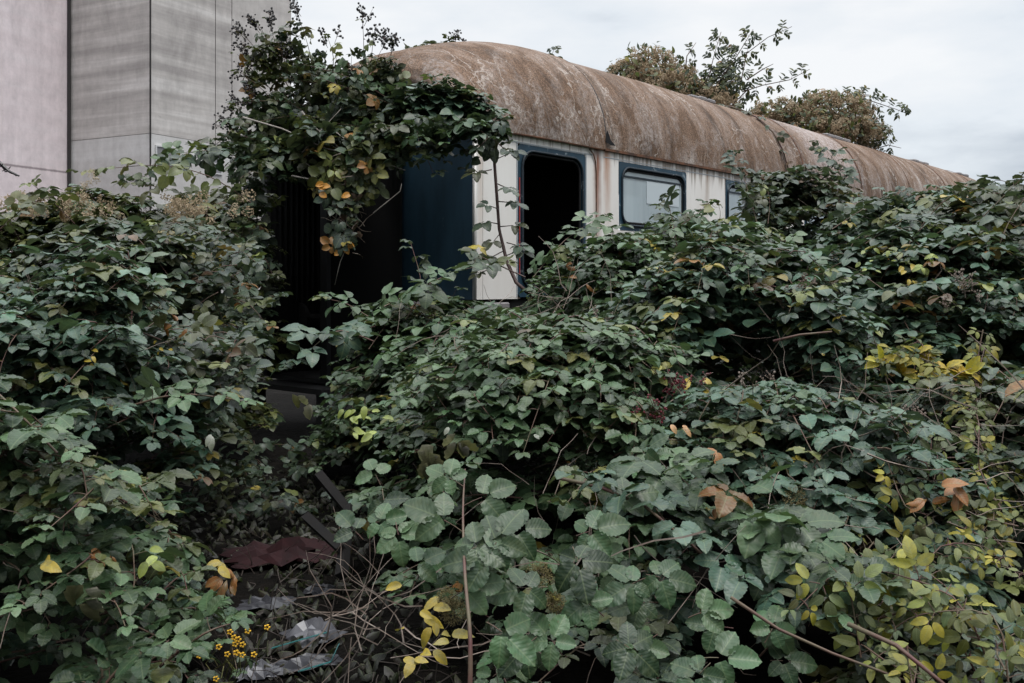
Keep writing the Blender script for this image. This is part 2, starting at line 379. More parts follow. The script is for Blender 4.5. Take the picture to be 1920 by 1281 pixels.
# ------------------------------------------------------------------ silos
def tower(name, label, foot, zt, material, thick=6):
    """wall ring from plan points seen from camera, extruded; foot: list of (x,y) front corners, closed at the back"""
    root = empty(name, (foot[0][0], foot[0][1], 0), 0, label, 'silo')
    ox, oy = foot[0]
    pts = [(x-ox, y-oy) for x, y in foot]; back = [(pts[-1][0]-3, pts[-1][1]+14), (pts[0][0]-3, pts[0][1]+16)]
    return root, pts, back
def wall_mesh(pts, z0, z1, cap=True):
    b = MB(); n = len(pts)
    b.v = [(x, y, z0) for x, y in pts]+[(x, y, z1) for x, y in pts]
    for i in range(n):
        j = (i+1) % n; b.f.append((i, j, n+j, n+i))
    if cap: b.f.append(tuple(range(n, 2*n)))
    return b
A_ = (-29.2, 63.4); B_ = (-22.6, 60.0); C_ = (-19.3, 66.0); D_ = (-16.1, 70.0)
root, pts, back = tower('grain_silo', 'tall grey concrete silo with banded angular faces and two small windows', [A_, B_, C_, D_], 34, None)
wall_mesh(pts[:3]+[(pts[2][0]-1, pts[2][1]+10), (pts[0][0]+.5, pts[0][1]+12)], 11.05, 36).build('tower_wall', M_CONC, root)
wall_mesh(pts[:3]+[(pts[2][0]-1.05, pts[2][1]+10), (pts[0][0]+.5, pts[0][1]+12.1)], -.1, 11.02).build('base_wall', M_BASEC, root)
c2 = [(pts[2][0]+.02, pts[2][1]+.15), pts[3], (pts[3][0]-3, pts[3][1]+8), (pts[2][0]-.5, pts[2][1]+9)]
wall_mesh(c2, -.1, 36.2).build('side_column', M_CONC2, root)
b = MB(); q = pts[1]; b.tube([(q[0], q[1]-.0, 0), (q[0], q[1]-.0, 36)], .055, n=6); b.build('corner_joint', M_JOINT, root)
b = MB(); q0, q1 = Vector((*pts[1], 0)), Vector((*pts[2], 0)); dq = (q1-q0).normalized(); nq = Vector((dq.y, -dq.x, 0))
p = q0+dq*5.4+nq*.01; b.tube([p+Vector((0,0,11)), p+Vector((0,0,36))], .02, n=4); b.build('vertical_joint', M_JOINT, root)
def silo_window(along, z0, z1, wid):
    o = MB(); c = q0+dq*along
    def bar(u0, u1, a0, a1, dep, mb):
        pp = [c+dq*u0, c+dq*u1]; vs = []
        for z in (a0, a1):
            for p_ in pp: vs.append(tuple(p_+nq*dep+Vector((0,0,z))))
        for z in (a0, a1):
            for p_ in pp: vs.append(tuple(p_+nq*.004+Vector((0,0,z))))
        k = len(mb.v); mb.v += vs
        mb.f += [tuple(k+i for i in f) for f in ((0,1,3,2),(4,6,7,5),(0,4,5,1),(2,3,7,6),(0,2,6,4),(1,5,7,3))]
    t_ = .09; zm = (z0+z1)/2
    bar(0, wid, z0, z0+t_, .10, o); bar(0, wid, z1-t_, z1, .10, o); bar(0, t_, z0+t_, z1-t_, .10, o); bar(wid-t_, wid, z0+t_, z1-t_, .10, o); bar(t_, wid-t_, zm-.04, zm+.04, .10, o)
    f = o.build('window', M_WFRAME, root)
    g = MB(); bar(t_, wid-t_, z0+t_, z1-t_, .05, g); g.build('pane', M_PANE, f)
silo_window(.35, 8.95, 10.35, 1.35); silo_window(4.6, 9.0, 10.4, 1.35)

root, pts, back = tower('grain_silo', 'huge pinkish white silo wall at the far left edge', [(-29.25, 63.3), (-31.3, 58.6), (-34.6, 52.6), (-39, 45), (-50, 60), (-40, 75)], 34, None)
wall_mesh([pts[0]]+[pts[1], pts[2], pts[3], pts[4], pts[5]], -.1, 37).build('tower_wall', M_PINK, root)
b = MB(); q = pts[0]; b.tube([(q[0]+.09, q[1]-.10, 0), (q[0]+.09, q[1]-.10, 37)], .11, n=6); b.build('corner_joint', M_JOINT, root)

# ------------------------------------------------------------------ railway carriage
LD = Vector((1540, F, 0)).normalized(); TH = math.atan2(LD.y, LD.x)
car = empty('railway_carriage', (-.4375, 11.25, 0), TH, 'abandoned white and blue railway carriage with brown curved roof in brambles', 'railway carriage')
WID, ZE, ZB, LEN = 2.9, 3.54, 1.50, 25.0
def rise(s):
    r = 1.51
    if s < 2.3: r -= .45*((2.3-s)/2.3)**2
    if s > LEN-2.3: r -= .42*((s-LEN+2.3)/2.3)**2
    return r
def prof(s, t, off=0):                       # t 0..1 across
    # parametric angle for even spacing
    ang = math.pi*t; half = WID/2+.035+off
    cx, sx_ = math.cos(ang), math.sin(ang)
    y = WID/2-half*(abs(cx)**.92)*(1 if cx > 0 else -1)
    z = ZE-.01+(rise(s)+off)*(abs(sx_)**.92)
    return y, z
b = MB(); rr = random.Random(5)
ss = [0, .12, .3, .5, .8, 1.1, 1.4, 1.8, 2.2, 2.57, 2.6, 2.603]+[3+.5*i for i in range(int((LEN-3)/.5)+1)]
rows = []
DOME = []
for i in range(9):
    f = math.pi/2*(8-i)/8; cf, sf = math.cos(f), math.sin(f)
    row = []
    for j in range(45):
        y, z = prof(0, j/44, .022); row.append((-.42*sf, WID/2+(y-WID/2)*(1-.10*(1-cf)), ZE+(z-ZE)*(1-.42*(1-cf))))
    DOME.append(row)
rows = [[(.0, p[1]*.98+.03, p[2]-.06) for p in DOME[0]]]+DOME[:-1]
for s in ss:
    dent = .02*math.sin(s*1.3+1)+(.012 if 9.2 < s < 12 else 0)
    lip = .022 if s <= 2.6 else 0
    rows.append([(s, *prof(s, j/44, lip+dent*math.sin(math.pi*j/44)*.4+rr.uniform(-.003, .003))) for j in range(45)])
b.quadgrid(rows); b.f = [tuple(reversed(f)) for f in b.f]
b.build('roof', M_ROOF, car, smooth=True)
b = MB(); b.quadgrid([[(2.612, y, z), (2.628, y, z+.012), (2.65, y, z)] for y, z in (prof(2.6, j/60, .004) for j in range(1, 40))]); b.build('roof_joint', M_JOINT, car)
for sj in (9.15, 12.05, 15.2, 18.3, 21.4):
    b = MB(); b.quadgrid([[(sj, y, z), (sj+.03, y, z+.012), (sj+.06, y, z)] for y, z in (prof(sj, j/60, .006) for j in range(1, 40))]); b.build('roof_joint', M_RUST, car)
b = MB(); b.v = [(2.58, -.062, 3.63), (2.82, -.06, 3.60), (2.70, -.062, 3.67), (2.63, -.058, 3.80), (2.6, -.058, 3.74), (2.69, -.064, 3.595)]; b.f = [(0,5,1,2,3,4)]; b.build('roof_crack', M_BLACK, car)
for s0, wd in ((6.35, .9), (12.2, 1.4), (18, 1.2), (22, 1.0)):
    b = MB(); 
    for q in range(3):
        b.box(s0+q*wd/3+.02, s0+(q+1)*wd/3-.02, .78, 1.12, ZE+rise(6)*.90, ZE+rise(6)*.90+.075+rr.uniform(-.015,.015), .02)
    b.build('roof_vent', M_HEAD, car)
# far side and near side walls
WIN = [2.98+3.12*k for k in range(7)]; WW = 1.86
def sidewall(y0, y1, door, name='side_wall', m=M_WHITE):
    b = MB(); z1 = 3.41; z0 = 2.44
    cuts = [0]+([.78, 2.19] if door else [])
    if door: 
        b.box(0.0, .137, y0, y1, ZB, ZE); b.box(.145, .78, y0, y1, ZB, ZE); b.box(2.19, WIN[0], y0, y1, ZB, ZE); b.box(.78, 2.19, y0, y1, 3.42, ZE)
    else: b.box(0, WIN[0], y0, y1, ZB, ZE)
    for i, s in enumerate(WIN):
        b.box(s, s+WW, y0, y1, z1, ZE); b.box(s, s+WW, y0, y1, ZB, z0)
        b.box(s+WW, WIN[i+1] if i < 6 else LEN, y0, y1, ZB, ZE)
    b.build(name, m, car)
sidewall(0.0, .05, True); sidewall(WID-.05, WID, False)
def rrect(x0, x1, z0, z1, r, n=7):
    pts = []
    for cx, cz, a0 in ((x1-r, z1-r, 0), (x0+r, z1-r, 90), (x0+r, z0+r, 180), (x1-r, z0+r, 270)):
        for i in range(n+1):
            a = R(a0+90*i/n); pts.append((cx+r*math.cos(a), cz+r*math.sin(a)))
    return pts
def surround(s0, s1, z0, z1, inset, r, name, y=-.004, th=.04, ins_b=None):
    ib = inset if ins_b is None else ins_b
    hole = rrect(s0+inset, s1-inset, z0+ib, z1-inset, r)
    cx, cz = (s0+s1)/2, (z0+z1)/2; hx, hz = (s1-s0)/2, (z1-z0)/2
    b = MB(); n = len(hole)
    o = []
    for k in range(4):                       # outer corners collapse per corner arc
        for i in range(8):
            cc = [(s1, z1), (s0, z1), (s0, z0), (s1, z0)][k]
            hp = hole[k*8+i]; f = i/7
            # walk around the corner
            e1 = [(s1, hole[k*8][1]), (hole[k*8][0], z1), (s0, hole[k*8][1]), (hole[k*8][0], z0)][k]
            e2 = [(hole[k*8+7][0], z1), (s0, hole[k*8+7][1]), (hole[k*8+7][0], z0), (s1, hole[k*8+7][1])][k]
            p_ = (e1[0]+(cc[0]-e1[0])*min(1, f*2), e1[1]+(cc[1]-e1[1])*min(1, f*2)) if f <= .5 else (cc[0]+(e2[0]-cc[0])*(f*2-1), cc[1]+(e2[1]-cc[1])*(f*2-1))
            o.append(p_)
    b.v = [(x, y, z) for x, z in hole]+[(x, y, z) for x, z in o]+[(x, y+th, z) for x, z in hole]
    for i in range(n):
        j = (i+1) % n
        b.f.append((i, n+i, n+j, j)); b.f.append((i, j, 2*n+j, 2*n+i))
    fr = b.build(name, M_BLUE, car)
    t1 = MB(); t1.tube([(x, y-.012, z) for x, z in rrect(s0+inset-.012, s1-inset+.012, z0+ib-.012, z1-inset+.012, r+.012)], .017, n=6, closed=True); t1.build('window_trim', M_FRAME, fr, smooth=True)
    t2 = MB(); t2.tube([(x, y+.016, z) for x, z in rrect(s0+inset+.025, s1-inset-.025, z0+ib+.025, z1-inset-.025, r-.02)], .019, n=6, closed=True); t2.build('rubber_seal', M_BLACK, fr, smooth=True)
    return fr
door = surround(.78, 2.19, ZB+.02, 3.42, .085, .20, 'door_frame', ins_b=.12)
b = MB(); b.box(.80, .815, -.012, -.005, ZB+.3, 3.0); b.build('edge_seal', M_RED, door)
b = MB(); b.tube([(1.22, .30, 1.5), (1.22, .30, 3.5)], .018, n=8); b.build('grab_pole', M_HEAD, car, smooth=True)
for i, s in enumerate(WIN):
    fr = surround(s, s+WW, 2.44, 3.41, .085, .17, 'window')
    g = MB(); g.box(s+.10, s+WW-.10, .012, .018, 2.54, 3.31); g.build('pane', M_GLASS, fr)
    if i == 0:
        h = MB(); h.box(3.72, 4.63, .006, .0105, 2.86, 3.19); h.build('window_light_patch', mat('pale window light', (.50, .56, .59), .4)[0], fr, label='pale rectangle on the milky pane, painted as light from the opposite window')  # pale slab painted as the opposite window's light showing through the glass
    if i < 2:
        h = MB(); h.box(s+.14, s+WW-.14, -.001, .008, 3.20, 3.225); h.build('vent_bar', M_FRAME, fr)
# white/grey border lines
b = MB()
b.box(.15, .775, -.004, -.0008, 3.425, 3.445); b.box(.775, 2.35, -.0042, -.0008, 3.425, 3.440); b.box(.755, .776, -.005, -.0008, 1.52, 3.424)
b.box(2.194, 2.215, -.005, -.0008, 1.52, 3.424); b.box(0.0, .03, -.006, -.001, ZB, ZE-.1); b.box(2.62, 24.9, -.004, -.0008, 3.425, 3.437)
b.build('trim_line', M_GREYL, car)
b = MB()
pts_ = [(-.02, -.04, 3.50)]+[(s, -.045, 3.515+.012*math.sin(s)) for s in (.4, .8, 1.2, 1.6, 2.0, 2.3, 2.55)]
b.tube(pts_, .017, .014, 6)
pts_ = [(2.25, -.03, 3.50), (2.35, -.02, 3.44), (2.41, -.012, 3.34), (2.43, -.01, 3.2), (2.435, -.008, 2.9), (2.435, -.008, 1.6)]
b.tube(pts_, .011, .006, 5)
b.build('rain_gutter', M_RUST, car)
b = MB(); b.box(2.60, LEN, -.04, -.002, 3.515, 3.55); b.build('eave_strip', M_RUST, car)
# end walls (with arch)
def endwall(s, flip, name):
    b = MB(); n = 44; top = [prof(max(.0, min(LEN, s)), j/n, -.03) for j in range(n+1)]
    if s < 0: top = [(y, ZE+(z-ZE)*.66) for y, z in top]
    b.v = [(s, y, ZB) for y, z in top]+[(s, y, z) for y, z in top]
    for j in range(n): b.f.append((j, j+1, n+2+j, n+1+j) if flip else (j+1, j, n+1+j, n+2+j))
    return b.build(name, M_END, car)
endwall(-.012, True, 'end_wall'); endwall(LEN+.01, False, 'end_wall')
# rounded corner post
b = MB(); b.tube([(.012, .014, ZB), (.012, .014, ZE)], .026, n=10); b.build('corner_post', M_WHITE, car, smooth=True)
# underframe, headstock, buffers
b = MB(); b.box(0.0, LEN, .06, WID-.06, ZB-.34, ZB-.002); b.build('underframe', M_PLATE, car)
b = MB(); b.box(-.30, -.014, .02, WID-.02, ZB-.20, ZB-.03, .03); b.box(-.02, .60, -.035, .055, ZB-.17, ZB-.04, .015); b.build('headstock', M_HEAD, car)
for a in (.5, WID-.5):
    b = MB(); b.tube([(-.30, a, ZB-.28), (-.72, a, ZB-.28)], .10, n=12); b.tube([(-.70, a, ZB-.28), (-.76, a, ZB-.28)], .23, n=20); b.build('buffer', M_PLATE, car)
b = MB(); b.box(-1.5, -.30, .95, 2.35, .44, .50); b.box(-1.45, -1.35, 1.0, 1.1, 0, .44); b.box(-1.45, -1.35, 2.2, 2.3, 0, .44); b.build('footplate', M_PLATE, car)
for s in (3.4, LEN-3.4):                      # bogies
    for a in (.55, WID-.55):
        b = MB(); b.box(s-1.5, s+1.5, a-.06, a+.06, .62, .85); b.build('bogie_frame', M_PLATE, car)
    for q in (-.95, .95):
        for a in (.62, WID-.62):
            b = MB(); b.tube([(s+q, a-.06, .52), (s+q, a+.06, .52)], .46, n=24); b.build('wheel', M_PLATE, car)
# gangway bellows
GA0, GA1, GP, GZ0, GZ1 = 1.22, 2.36, 1.2, .55, 3.72
def gang_ring(s, g):
    a0, a1, z0, z1 = GA0-g, GA1+g, GZ0, GZ1+g
    r = .55; pts = [(s, a0, z0)]
    for i in range(9):
        a = R(180-90*i/8); pts.append((s, a0+r+r*math.cos(a), z1-r+r*math.sin(a)))
    for i in range(9):
        a = R(90-90*i/8); pts.append((s, a1-r+r*math.cos(a), z1-r+r*math.sin(a)))
    pts.append((s, a1, z0)); return pts
b = MB(); rows = []; k = 0; npl = 14
for i in range(2*npl+1):
    rows.append(gang_ring(-.02-(GP-.02)*i/(2*npl), .045 if i % 2 else -.03))
b.quadgrid(rows); gw = b.build('gangway_bellows', M_BLACK, car)
b = MB(); r1, r2 = gang_ring(-GP, .07), gang_ring(-GP, -.05); r3, r4 = gang_ring(-GP-.06, .07), gang_ring(-GP-.06, -.05)
b.quadgrid([r1, r3, r4, r2]); b.build('faceplate', M_BLACK, gw)
b = MB(); b.box(-GP, -.02, GA0, GA1, GZ0-.03, GZ0+.02); b.build('gangway_floor', M_PLATE, gw)
b = MB(); b.box(-.05, -.02, GA0+.2, GA1-.2, 1.5, 3.45); b.build('end_door', M_DARK, car)
b = MB()
# interior
b = MB(); b.box(.06, LEN-.06, .06, WID-.06, ZB, ZB+.05); b.build('floor', M_DARK, car)
b = MB(); top = [prof(2.5, j/30, -.14) for j in range(31)]; b.v = [(2.5, y, ZB+.05) for y, z in top]+[(2.5, y, z) for y, z in top]; b.f = [(j, j+1, 32+j, 31+j) for j in range(30)]; b.build('partition', M_DARK, car); b = MB(); b.box(.06, 2.5, 1.75, 1.79, ZB+.05, 4.5); b.build('partition', M_DARK, car)
b = MB()
rows = [[(s, *prof(0.0, j/24, -.12)) for j in range(25)] for s in (.03, 2.4)]
b.quadgrid(rows); b.build('ceiling', M_DARK, car)

# ------------------------------------------------------------------ leaf machinery
def leaf_template(ns, cross, wid, serr, fold, curl, tip, asym=0, twist=0):
    V, UV, Fc = [], [], []
    hs = [-1, 0, 1] if cross == 3 else [-1, -.52, 0, .52, 1]
    for i in range(ns+1):
        u = i/ns
        w_ = wid*(math.sin(math.pi*min(1, (u*.96+.03))**.86)**.60) if u < 1 else 0.0
        if i == 0: w_ = wid*.12
        if u > .75: w_ *= 1-(u-.75)*tip
        if serr and 0 < i < ns: w_ *= 1+(serr if i % 2 else -serr)
        for h in hs:
            y = h*w_
            z = fold*abs(y)-curl*u*u-.35*curl*(abs(h)**3)*w_+(.018*math.sin(u*25)*abs(h) if cross == 5 else 0)+asym*h*w_*.3+twist*y*u
            V.append((u-(.05 if abs(h) == 1 and serr and i % 2 else 0), y, z)); UV.append((u, y))
    n = len(hs)
    for i in range(ns):
        for j in range(n-1):
            a = i*n+j
            Fc.append((a, a+n, a+n+1, a+1))
    return np.array(V), np.array(UV), np.array(Fc)
T = {}
for k, (fo, cu, asy, tw) in enumerate([(.35,.12,0,0), (.2,.22,.15,.2), (.5,.06,-.1,-.25), (.28,.32,.1,.1), (.1,.18,-.2,.35), (.45,.42,0,-.1)]):
    T['B', 1, k] = leaf_template(16, 5, .385, .045, fo*1.05, cu*.95, .35, asy, tw*.8)
    T['B', 0, k] = leaf_template(8, 3, .395, .035, fo*1.05, cu*.95, .35, asy, tw*.8)
    T['C', 1, k] = leaf_template(9, 5, .27, 0, fo, cu*1.5, 1.9, asy, tw)
    T['C', 0, k] = leaf_template(5, 3, .26, 0, fo, cu*1.5, 1.9, asy, tw)
    T['D', 1, k] = T['D', 0, k] = leaf_template(6, 3, .30, .08, -1.3, cu*3+.3, .6, asy, tw*3)

class Leaves:
    def __init__(s): s.g = {}
    def add(s, ty, hi, p, x, n, sc, c):
        k = rng.randrange(6)
        s.g.setdefault((ty, hi, k), []).append((*p, *x, *n, sc, *c))
    def build(s, name, m, parent):
        Vs, Us, Fs, Cs = [], [], [], []; base = 0
        for (ty, hi, k), L_ in s.g.items():
            tv, tu, tf = T[ty, hi, k]; A = np.array(L_); 
            p, x, n, sc, c = A[:, 0:3], A[:, 3:6], A[:, 6:9], A[:, 9], A[:, 10:13]
            x = x/np.linalg.norm(x, axis=1)[:, None]; n = n-x*(n*x).sum(1)[:, None]; n = n/np.maximum(1e-6, np.linalg.norm(n, axis=1))[:, None]
            y = np.cross(n, x)
            V = p[:, None]+sc[:, None, None]*(tv[None, :, 0:1]*x[:, None]+tv[None, :, 1:2]*y[:, None]+tv[None, :, 2:3]*n[:, None])
            K, nv = len(A), len(tv)
            Vs.append(V.reshape(-1, 3)); Us.append(np.tile(tu, (K, 1))); Cs.append(np.repeat(c, nv, axis=0))
            Fs.append((tf[None]+(base+np.arange(K)*nv)[:, None, None]).reshape(-1, 4)); base += K*nv
        if not Vs: return None
        V, U, Fc, C = map(np.concatenate, (Vs, Us, Fs, Cs))
        me = bpy.data.meshes.new(name); nf = len(Fc)
        me.vertices.add(len(V)); me.vertices.foreach_set('co', V.astype(np.float32).ravel())
        me.loops.add(nf*4); me.loops.foreach_set('vertex_index', Fc.astype(np.int32).ravel())
        me.polygons.add(nf); me.polygons.foreach_set('loop_start', np.arange(0, nf*4, 4, dtype=np.int32)); me.polygons.foreach_set('loop_total', np.full(nf, 4, dtype=np.int32))
        me.update(calc_edges=True)
        uv = me.uv_layers.new(name='UVMap'); uv.data.foreach_set('uv', U[Fc.ravel()].astype(np.float32).ravel())
        ca = me.color_attributes.new('leaf', 'FLOAT_COLOR', 'POINT'); ca.data.foreach_set('color', np.c_[C, np.ones(len(C))].astype(np.float32).ravel())
        me.shade_smooth(); me.materials.append(m)
        o = bpy.data.objects.new(name, me); COL.objects.link(o); o.parent = parent
        return o
def rv(s=1): return Vector((rng.gauss(0, s), rng.gauss(0, s), rng.gauss(0, s)))
GREENS = {
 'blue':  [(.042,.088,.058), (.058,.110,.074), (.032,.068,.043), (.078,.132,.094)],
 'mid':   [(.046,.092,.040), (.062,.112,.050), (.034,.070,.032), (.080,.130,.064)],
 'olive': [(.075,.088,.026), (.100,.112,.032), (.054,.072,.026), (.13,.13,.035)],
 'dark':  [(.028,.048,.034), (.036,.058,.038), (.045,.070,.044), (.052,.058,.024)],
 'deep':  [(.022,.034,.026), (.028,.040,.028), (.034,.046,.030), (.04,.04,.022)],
 'lemon': [(.26,.255,.042), (.21,.225,.045), (.32,.28,.04), (.15,.18,.05)],
}
def leafcol(pal, odd=.035):
    r = rng.random()
    if r < odd*.5: c = (.27, .21, .035)
    elif r < odd*.75: c = (.22, .10, .025)
    elif r < odd: c = (.10, .055, .03)
    elif r < odd*2: c = (.15, .17, .05)
    else: c = rng.choice(GREENS[pal])
    k = rng.uniform(.42, 1.12); return tuple(v*k for v in c)
def perp(v, n):
    q = v-n*v.dot(n)
    return q.normalized() if q.length > 1e-4 else Vector((1, 0, 0))
def compound(LB, SB, p, d, n, sc, c, kind='B', pet=None, near=False):
    """palmate bramble leaf: petiole from p along d, leaflets with face normal n"""
    n = n.normalized(); d = perp(d, n); y = n.cross(d); hi = 1 if near else 0
    pl = sc*rng.uniform(.45, .75) if pet is None else pet
    q = p+d*pl+n*pl*.25
    if SB is not None: SB.tube([p, p+d*pl*.5+n*pl*.2, q], .0022 if near else .003, .0015, 3, cap=False)
    nl = rng.choice((3, 5, 5, 5)) if kind == 'B' else 3
    arr = [(0, 1.0, .30), (66, .88, .14), (-66, .88, .14)]+([(130, .70, .12), (-130, .70, .12)] if nl == 5 else [])
    for a, s_, off in arr:
        a = R(a+rng.uniform(-10, 10)); x = d*math.cos(a)+y*math.sin(a)
        dr = rng.uniform(-.04, .26); x2 = (x-n*dr).normalized()
        nn = n+x*dr+rv(.10)
        kk = rng.uniform(.8, 1.25); cc = tuple(v*kk*rng.uniform(.95, 1.05) for v in c)
        LB.add(kind, hi, q+x*(off*sc), x2, nn, sc*s_*rng.uniform(.88, 1.12), cc)
def cane(LB, SB, pts, r0=.005, sp=.075, sc=.09, pal='blue', up=.7, nrm=None, start=.0, kind='B', odd=.035, near=False, jit=.25, end=1.0, stems=True, both=False, pcol=None):
    """leafy cane through the points"""
    pts = [Vector(p) for p in pts]; fine = []
    n = len(pts)
    for i in range(n-1):                      # Catmull-Rom
        p0, p1, p2, p3 = pts[max(0, i-1)], pts[i], pts[i+1], pts[min(n-1, i+2)]
        m = max(3, int((p2-p1).length/.09))
        for k in range(m):
            t = k/m; fine.append(.5*((2*p1)+(p2-p0)*t+(2*p0-5*p1+4*p2-p3)*t*t+(3*p1-p0-3*p2+p3)*t**3))
    fine.append(pts[-1])
    if stems: SB.tube(fine, r0, r0*.35, 5 if near else 4, cap=False)
    tot = sum((fine[i+1]-fine[i]).length for i in range(len(fine)-1)); acc = 0; nxt = tot*start; side = rng.choice((-1, 1))
    for i in range(len(fine)-1):
        seg = fine[i+1]-fine[i]; l = seg.length
        if l < 1e-6: continue
        t = seg/l
        while nxt <= acc+l and nxt <= tot*end:
            p = fine[i]+t*(nxt-acc); f = nxt/tot
            nn = (Vector((0, 0, 1))*up+(nrm if nrm is not None else Vector((0, -.4, .2)))*(1-up)+rv(jit)).normalized()
            for sgn in ((-1, 1) if both else (side,)):
                lat = t.cross(nn)*sgn
                d = lat*rng.uniform(.6, 1)+t*rng.uniform(.1, .7)
                s_ = sc*rng.uniform(.78, 1.18)*(1-.45*max(0, f-.75)/.25)
                compound(LB, SB if (near and stems) else None, p, d, nn, s_, pcol() if pcol else leafcol(pal, odd), kind, near=near)
            side = -side; nxt += sp*rng.uniform(.75, 1.3)
        acc += l
    # tip leaf
    compound(LB, None, fine[-1], t, Vector((0, 0, 1))+rv(.2), sc*.6, pcol() if pcol else leafcol(pal, odd), kind, near=near)
def panicle(SB, BB, p, d, size=.14, nb=14, br=.006):
    d = d.normalized(); SB.tube([p, p+d*size], .003, .0015, 3, cap=False)
    for i in range(nb):
        f = rng.uniform(.25, 1.05); q = p+d*(size*f); e = q+(d*.4+rv(.7)).normalized()*size*rng.uniform(.15, .38)
        SB.tube([q, e], .0016, .0012, 3, cap=False); BB.ball(e, br*rng.uniform(.7, 1.25), 5, 4)
def deadtwigs(SB, c, spread, n, ln=.35, r=.003, up=.2):
    for _ in range(n):
        p = c+Vector((rng.gauss(0, spread[0]), rng.gauss(0, spread[1]), rng.gauss(0, spread[2])))
        d = rv(); d.z = d.z*.6+up; d.normalize(); pts = [p]
        for k in range(5):
            d = (d+rv(.22)).normalized(); pts.append(pts[-1]+d*ln*rng.uniform(.12, .3))
        SB.tube(pts, r*rng.uniform(.5, 1.3), r*.3, 3, cap=False)

# ------------------------------------------------------------------ thicket height field
#        X     Y    top   rx   ry   palette  label
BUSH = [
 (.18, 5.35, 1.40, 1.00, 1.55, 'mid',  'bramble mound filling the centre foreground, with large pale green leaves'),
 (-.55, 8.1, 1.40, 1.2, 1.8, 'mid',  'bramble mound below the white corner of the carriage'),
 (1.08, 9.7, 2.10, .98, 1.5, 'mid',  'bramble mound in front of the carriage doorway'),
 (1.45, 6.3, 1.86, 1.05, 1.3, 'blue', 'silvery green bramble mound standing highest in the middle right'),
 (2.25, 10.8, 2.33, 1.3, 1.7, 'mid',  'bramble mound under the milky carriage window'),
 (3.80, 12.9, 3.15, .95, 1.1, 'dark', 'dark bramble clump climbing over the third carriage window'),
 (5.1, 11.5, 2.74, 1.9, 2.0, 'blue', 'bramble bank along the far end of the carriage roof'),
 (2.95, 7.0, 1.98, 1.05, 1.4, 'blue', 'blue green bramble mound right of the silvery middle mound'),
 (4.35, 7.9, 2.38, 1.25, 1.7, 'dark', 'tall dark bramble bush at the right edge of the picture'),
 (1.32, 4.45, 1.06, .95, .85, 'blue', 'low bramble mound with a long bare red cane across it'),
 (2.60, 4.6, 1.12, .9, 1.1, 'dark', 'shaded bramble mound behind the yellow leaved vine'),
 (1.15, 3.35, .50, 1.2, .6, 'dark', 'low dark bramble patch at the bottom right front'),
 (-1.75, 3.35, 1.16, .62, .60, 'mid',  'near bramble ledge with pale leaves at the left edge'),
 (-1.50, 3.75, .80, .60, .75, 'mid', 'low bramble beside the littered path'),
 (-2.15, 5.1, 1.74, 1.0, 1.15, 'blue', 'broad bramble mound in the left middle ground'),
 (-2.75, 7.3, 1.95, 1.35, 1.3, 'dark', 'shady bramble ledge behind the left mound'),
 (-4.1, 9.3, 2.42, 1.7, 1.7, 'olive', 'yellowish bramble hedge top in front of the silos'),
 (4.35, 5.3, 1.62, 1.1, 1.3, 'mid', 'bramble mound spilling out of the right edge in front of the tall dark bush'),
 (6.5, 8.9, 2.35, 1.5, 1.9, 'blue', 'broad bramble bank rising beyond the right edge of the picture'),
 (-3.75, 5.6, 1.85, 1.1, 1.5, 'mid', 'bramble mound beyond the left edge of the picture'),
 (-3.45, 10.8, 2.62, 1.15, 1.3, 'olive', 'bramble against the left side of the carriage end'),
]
def xr(Y): return float(np.interp(Y, [2.5, 3, 4.0, 4.6, 6, 8, 10, 11], [-.12, -.20, -.30, -.48, -.88, -1.42, -1.70, -1.5]))
def xl(Y): return float(np.interp(Y, [2.5, 3.2, 4.2, 5, 6, 8, 9.5, 11], [-1.08, -1.12, -1.42, -1.74, -2.05, -2.38, -2.54, -2.72]))
ph = [(rng.uniform(0, 6.28), rng.uniform(0, 6.28), rng.uniform(0, 6.28)) for _ in range(6)]
def nz(x, y):
    return (math.sin(x*4.1+ph[0][0]+1.3*math.sin(y*2.7+ph[0][1]))*math.sin(y*4.6+ph[0][2]+math.sin(x*3.3))*.6
            + math.sin(x*9.2+ph[1][0]+y*2)*math.sin(y*8.4+ph[1][1]-x*1.7)*.4)
def field(x, y):
    best, bi = -1, -1
    for i, (cx, cy, t, rx, ry, *_) in enumerate(BUSH):
        left = cx < -1.3
        q = ((x-cx)/rx)**2+((y-cy)/ry)**2
        if q >= 1.6: continue
        h = t*max(0, 1-.36*q-.42*q*q*q)
        if h > best: best, bi = h, i
    # open path between the two thickets
    a, b_ = xl(y), xr(y)
    if bi < 0: return 0, -1
    left = BUSH[bi][0] < -1.3
    edge = (a-x) if left else (x-b_)
    if edge <= 0: return 0, -1
    best *= min(1, .35+edge*2.2)
    # carriage keeps the plants off
    dx, dy = x+.4375, y-11.25; s = dx*LD.x+dy*LD.y; a_ = -dx*LD.y+dy*LD.x
    if -1.35 < s < LEN and a_ > -.12: 
        if not (s < 0 and a_ > 2.45): return 0, -1
    return best+.17*nz(x, y)*min(1, best), bi
def grad(x, y, e=.08):
    h = field(x, y)[0]
    gx = (field(x+e, y)[0]-field(x-e, y)[0])/(2*e); gy = (field(x, y+e)[0]-field(x, y-e)[0])/(2*e)
    gx = max(-2.5, min(2.5, gx)); gy = max(-2.5, min(2.5, gy))
    return Vector((-gx, -gy, 1)).normalized(), math.sqrt(1+gx*gx+gy*gy)

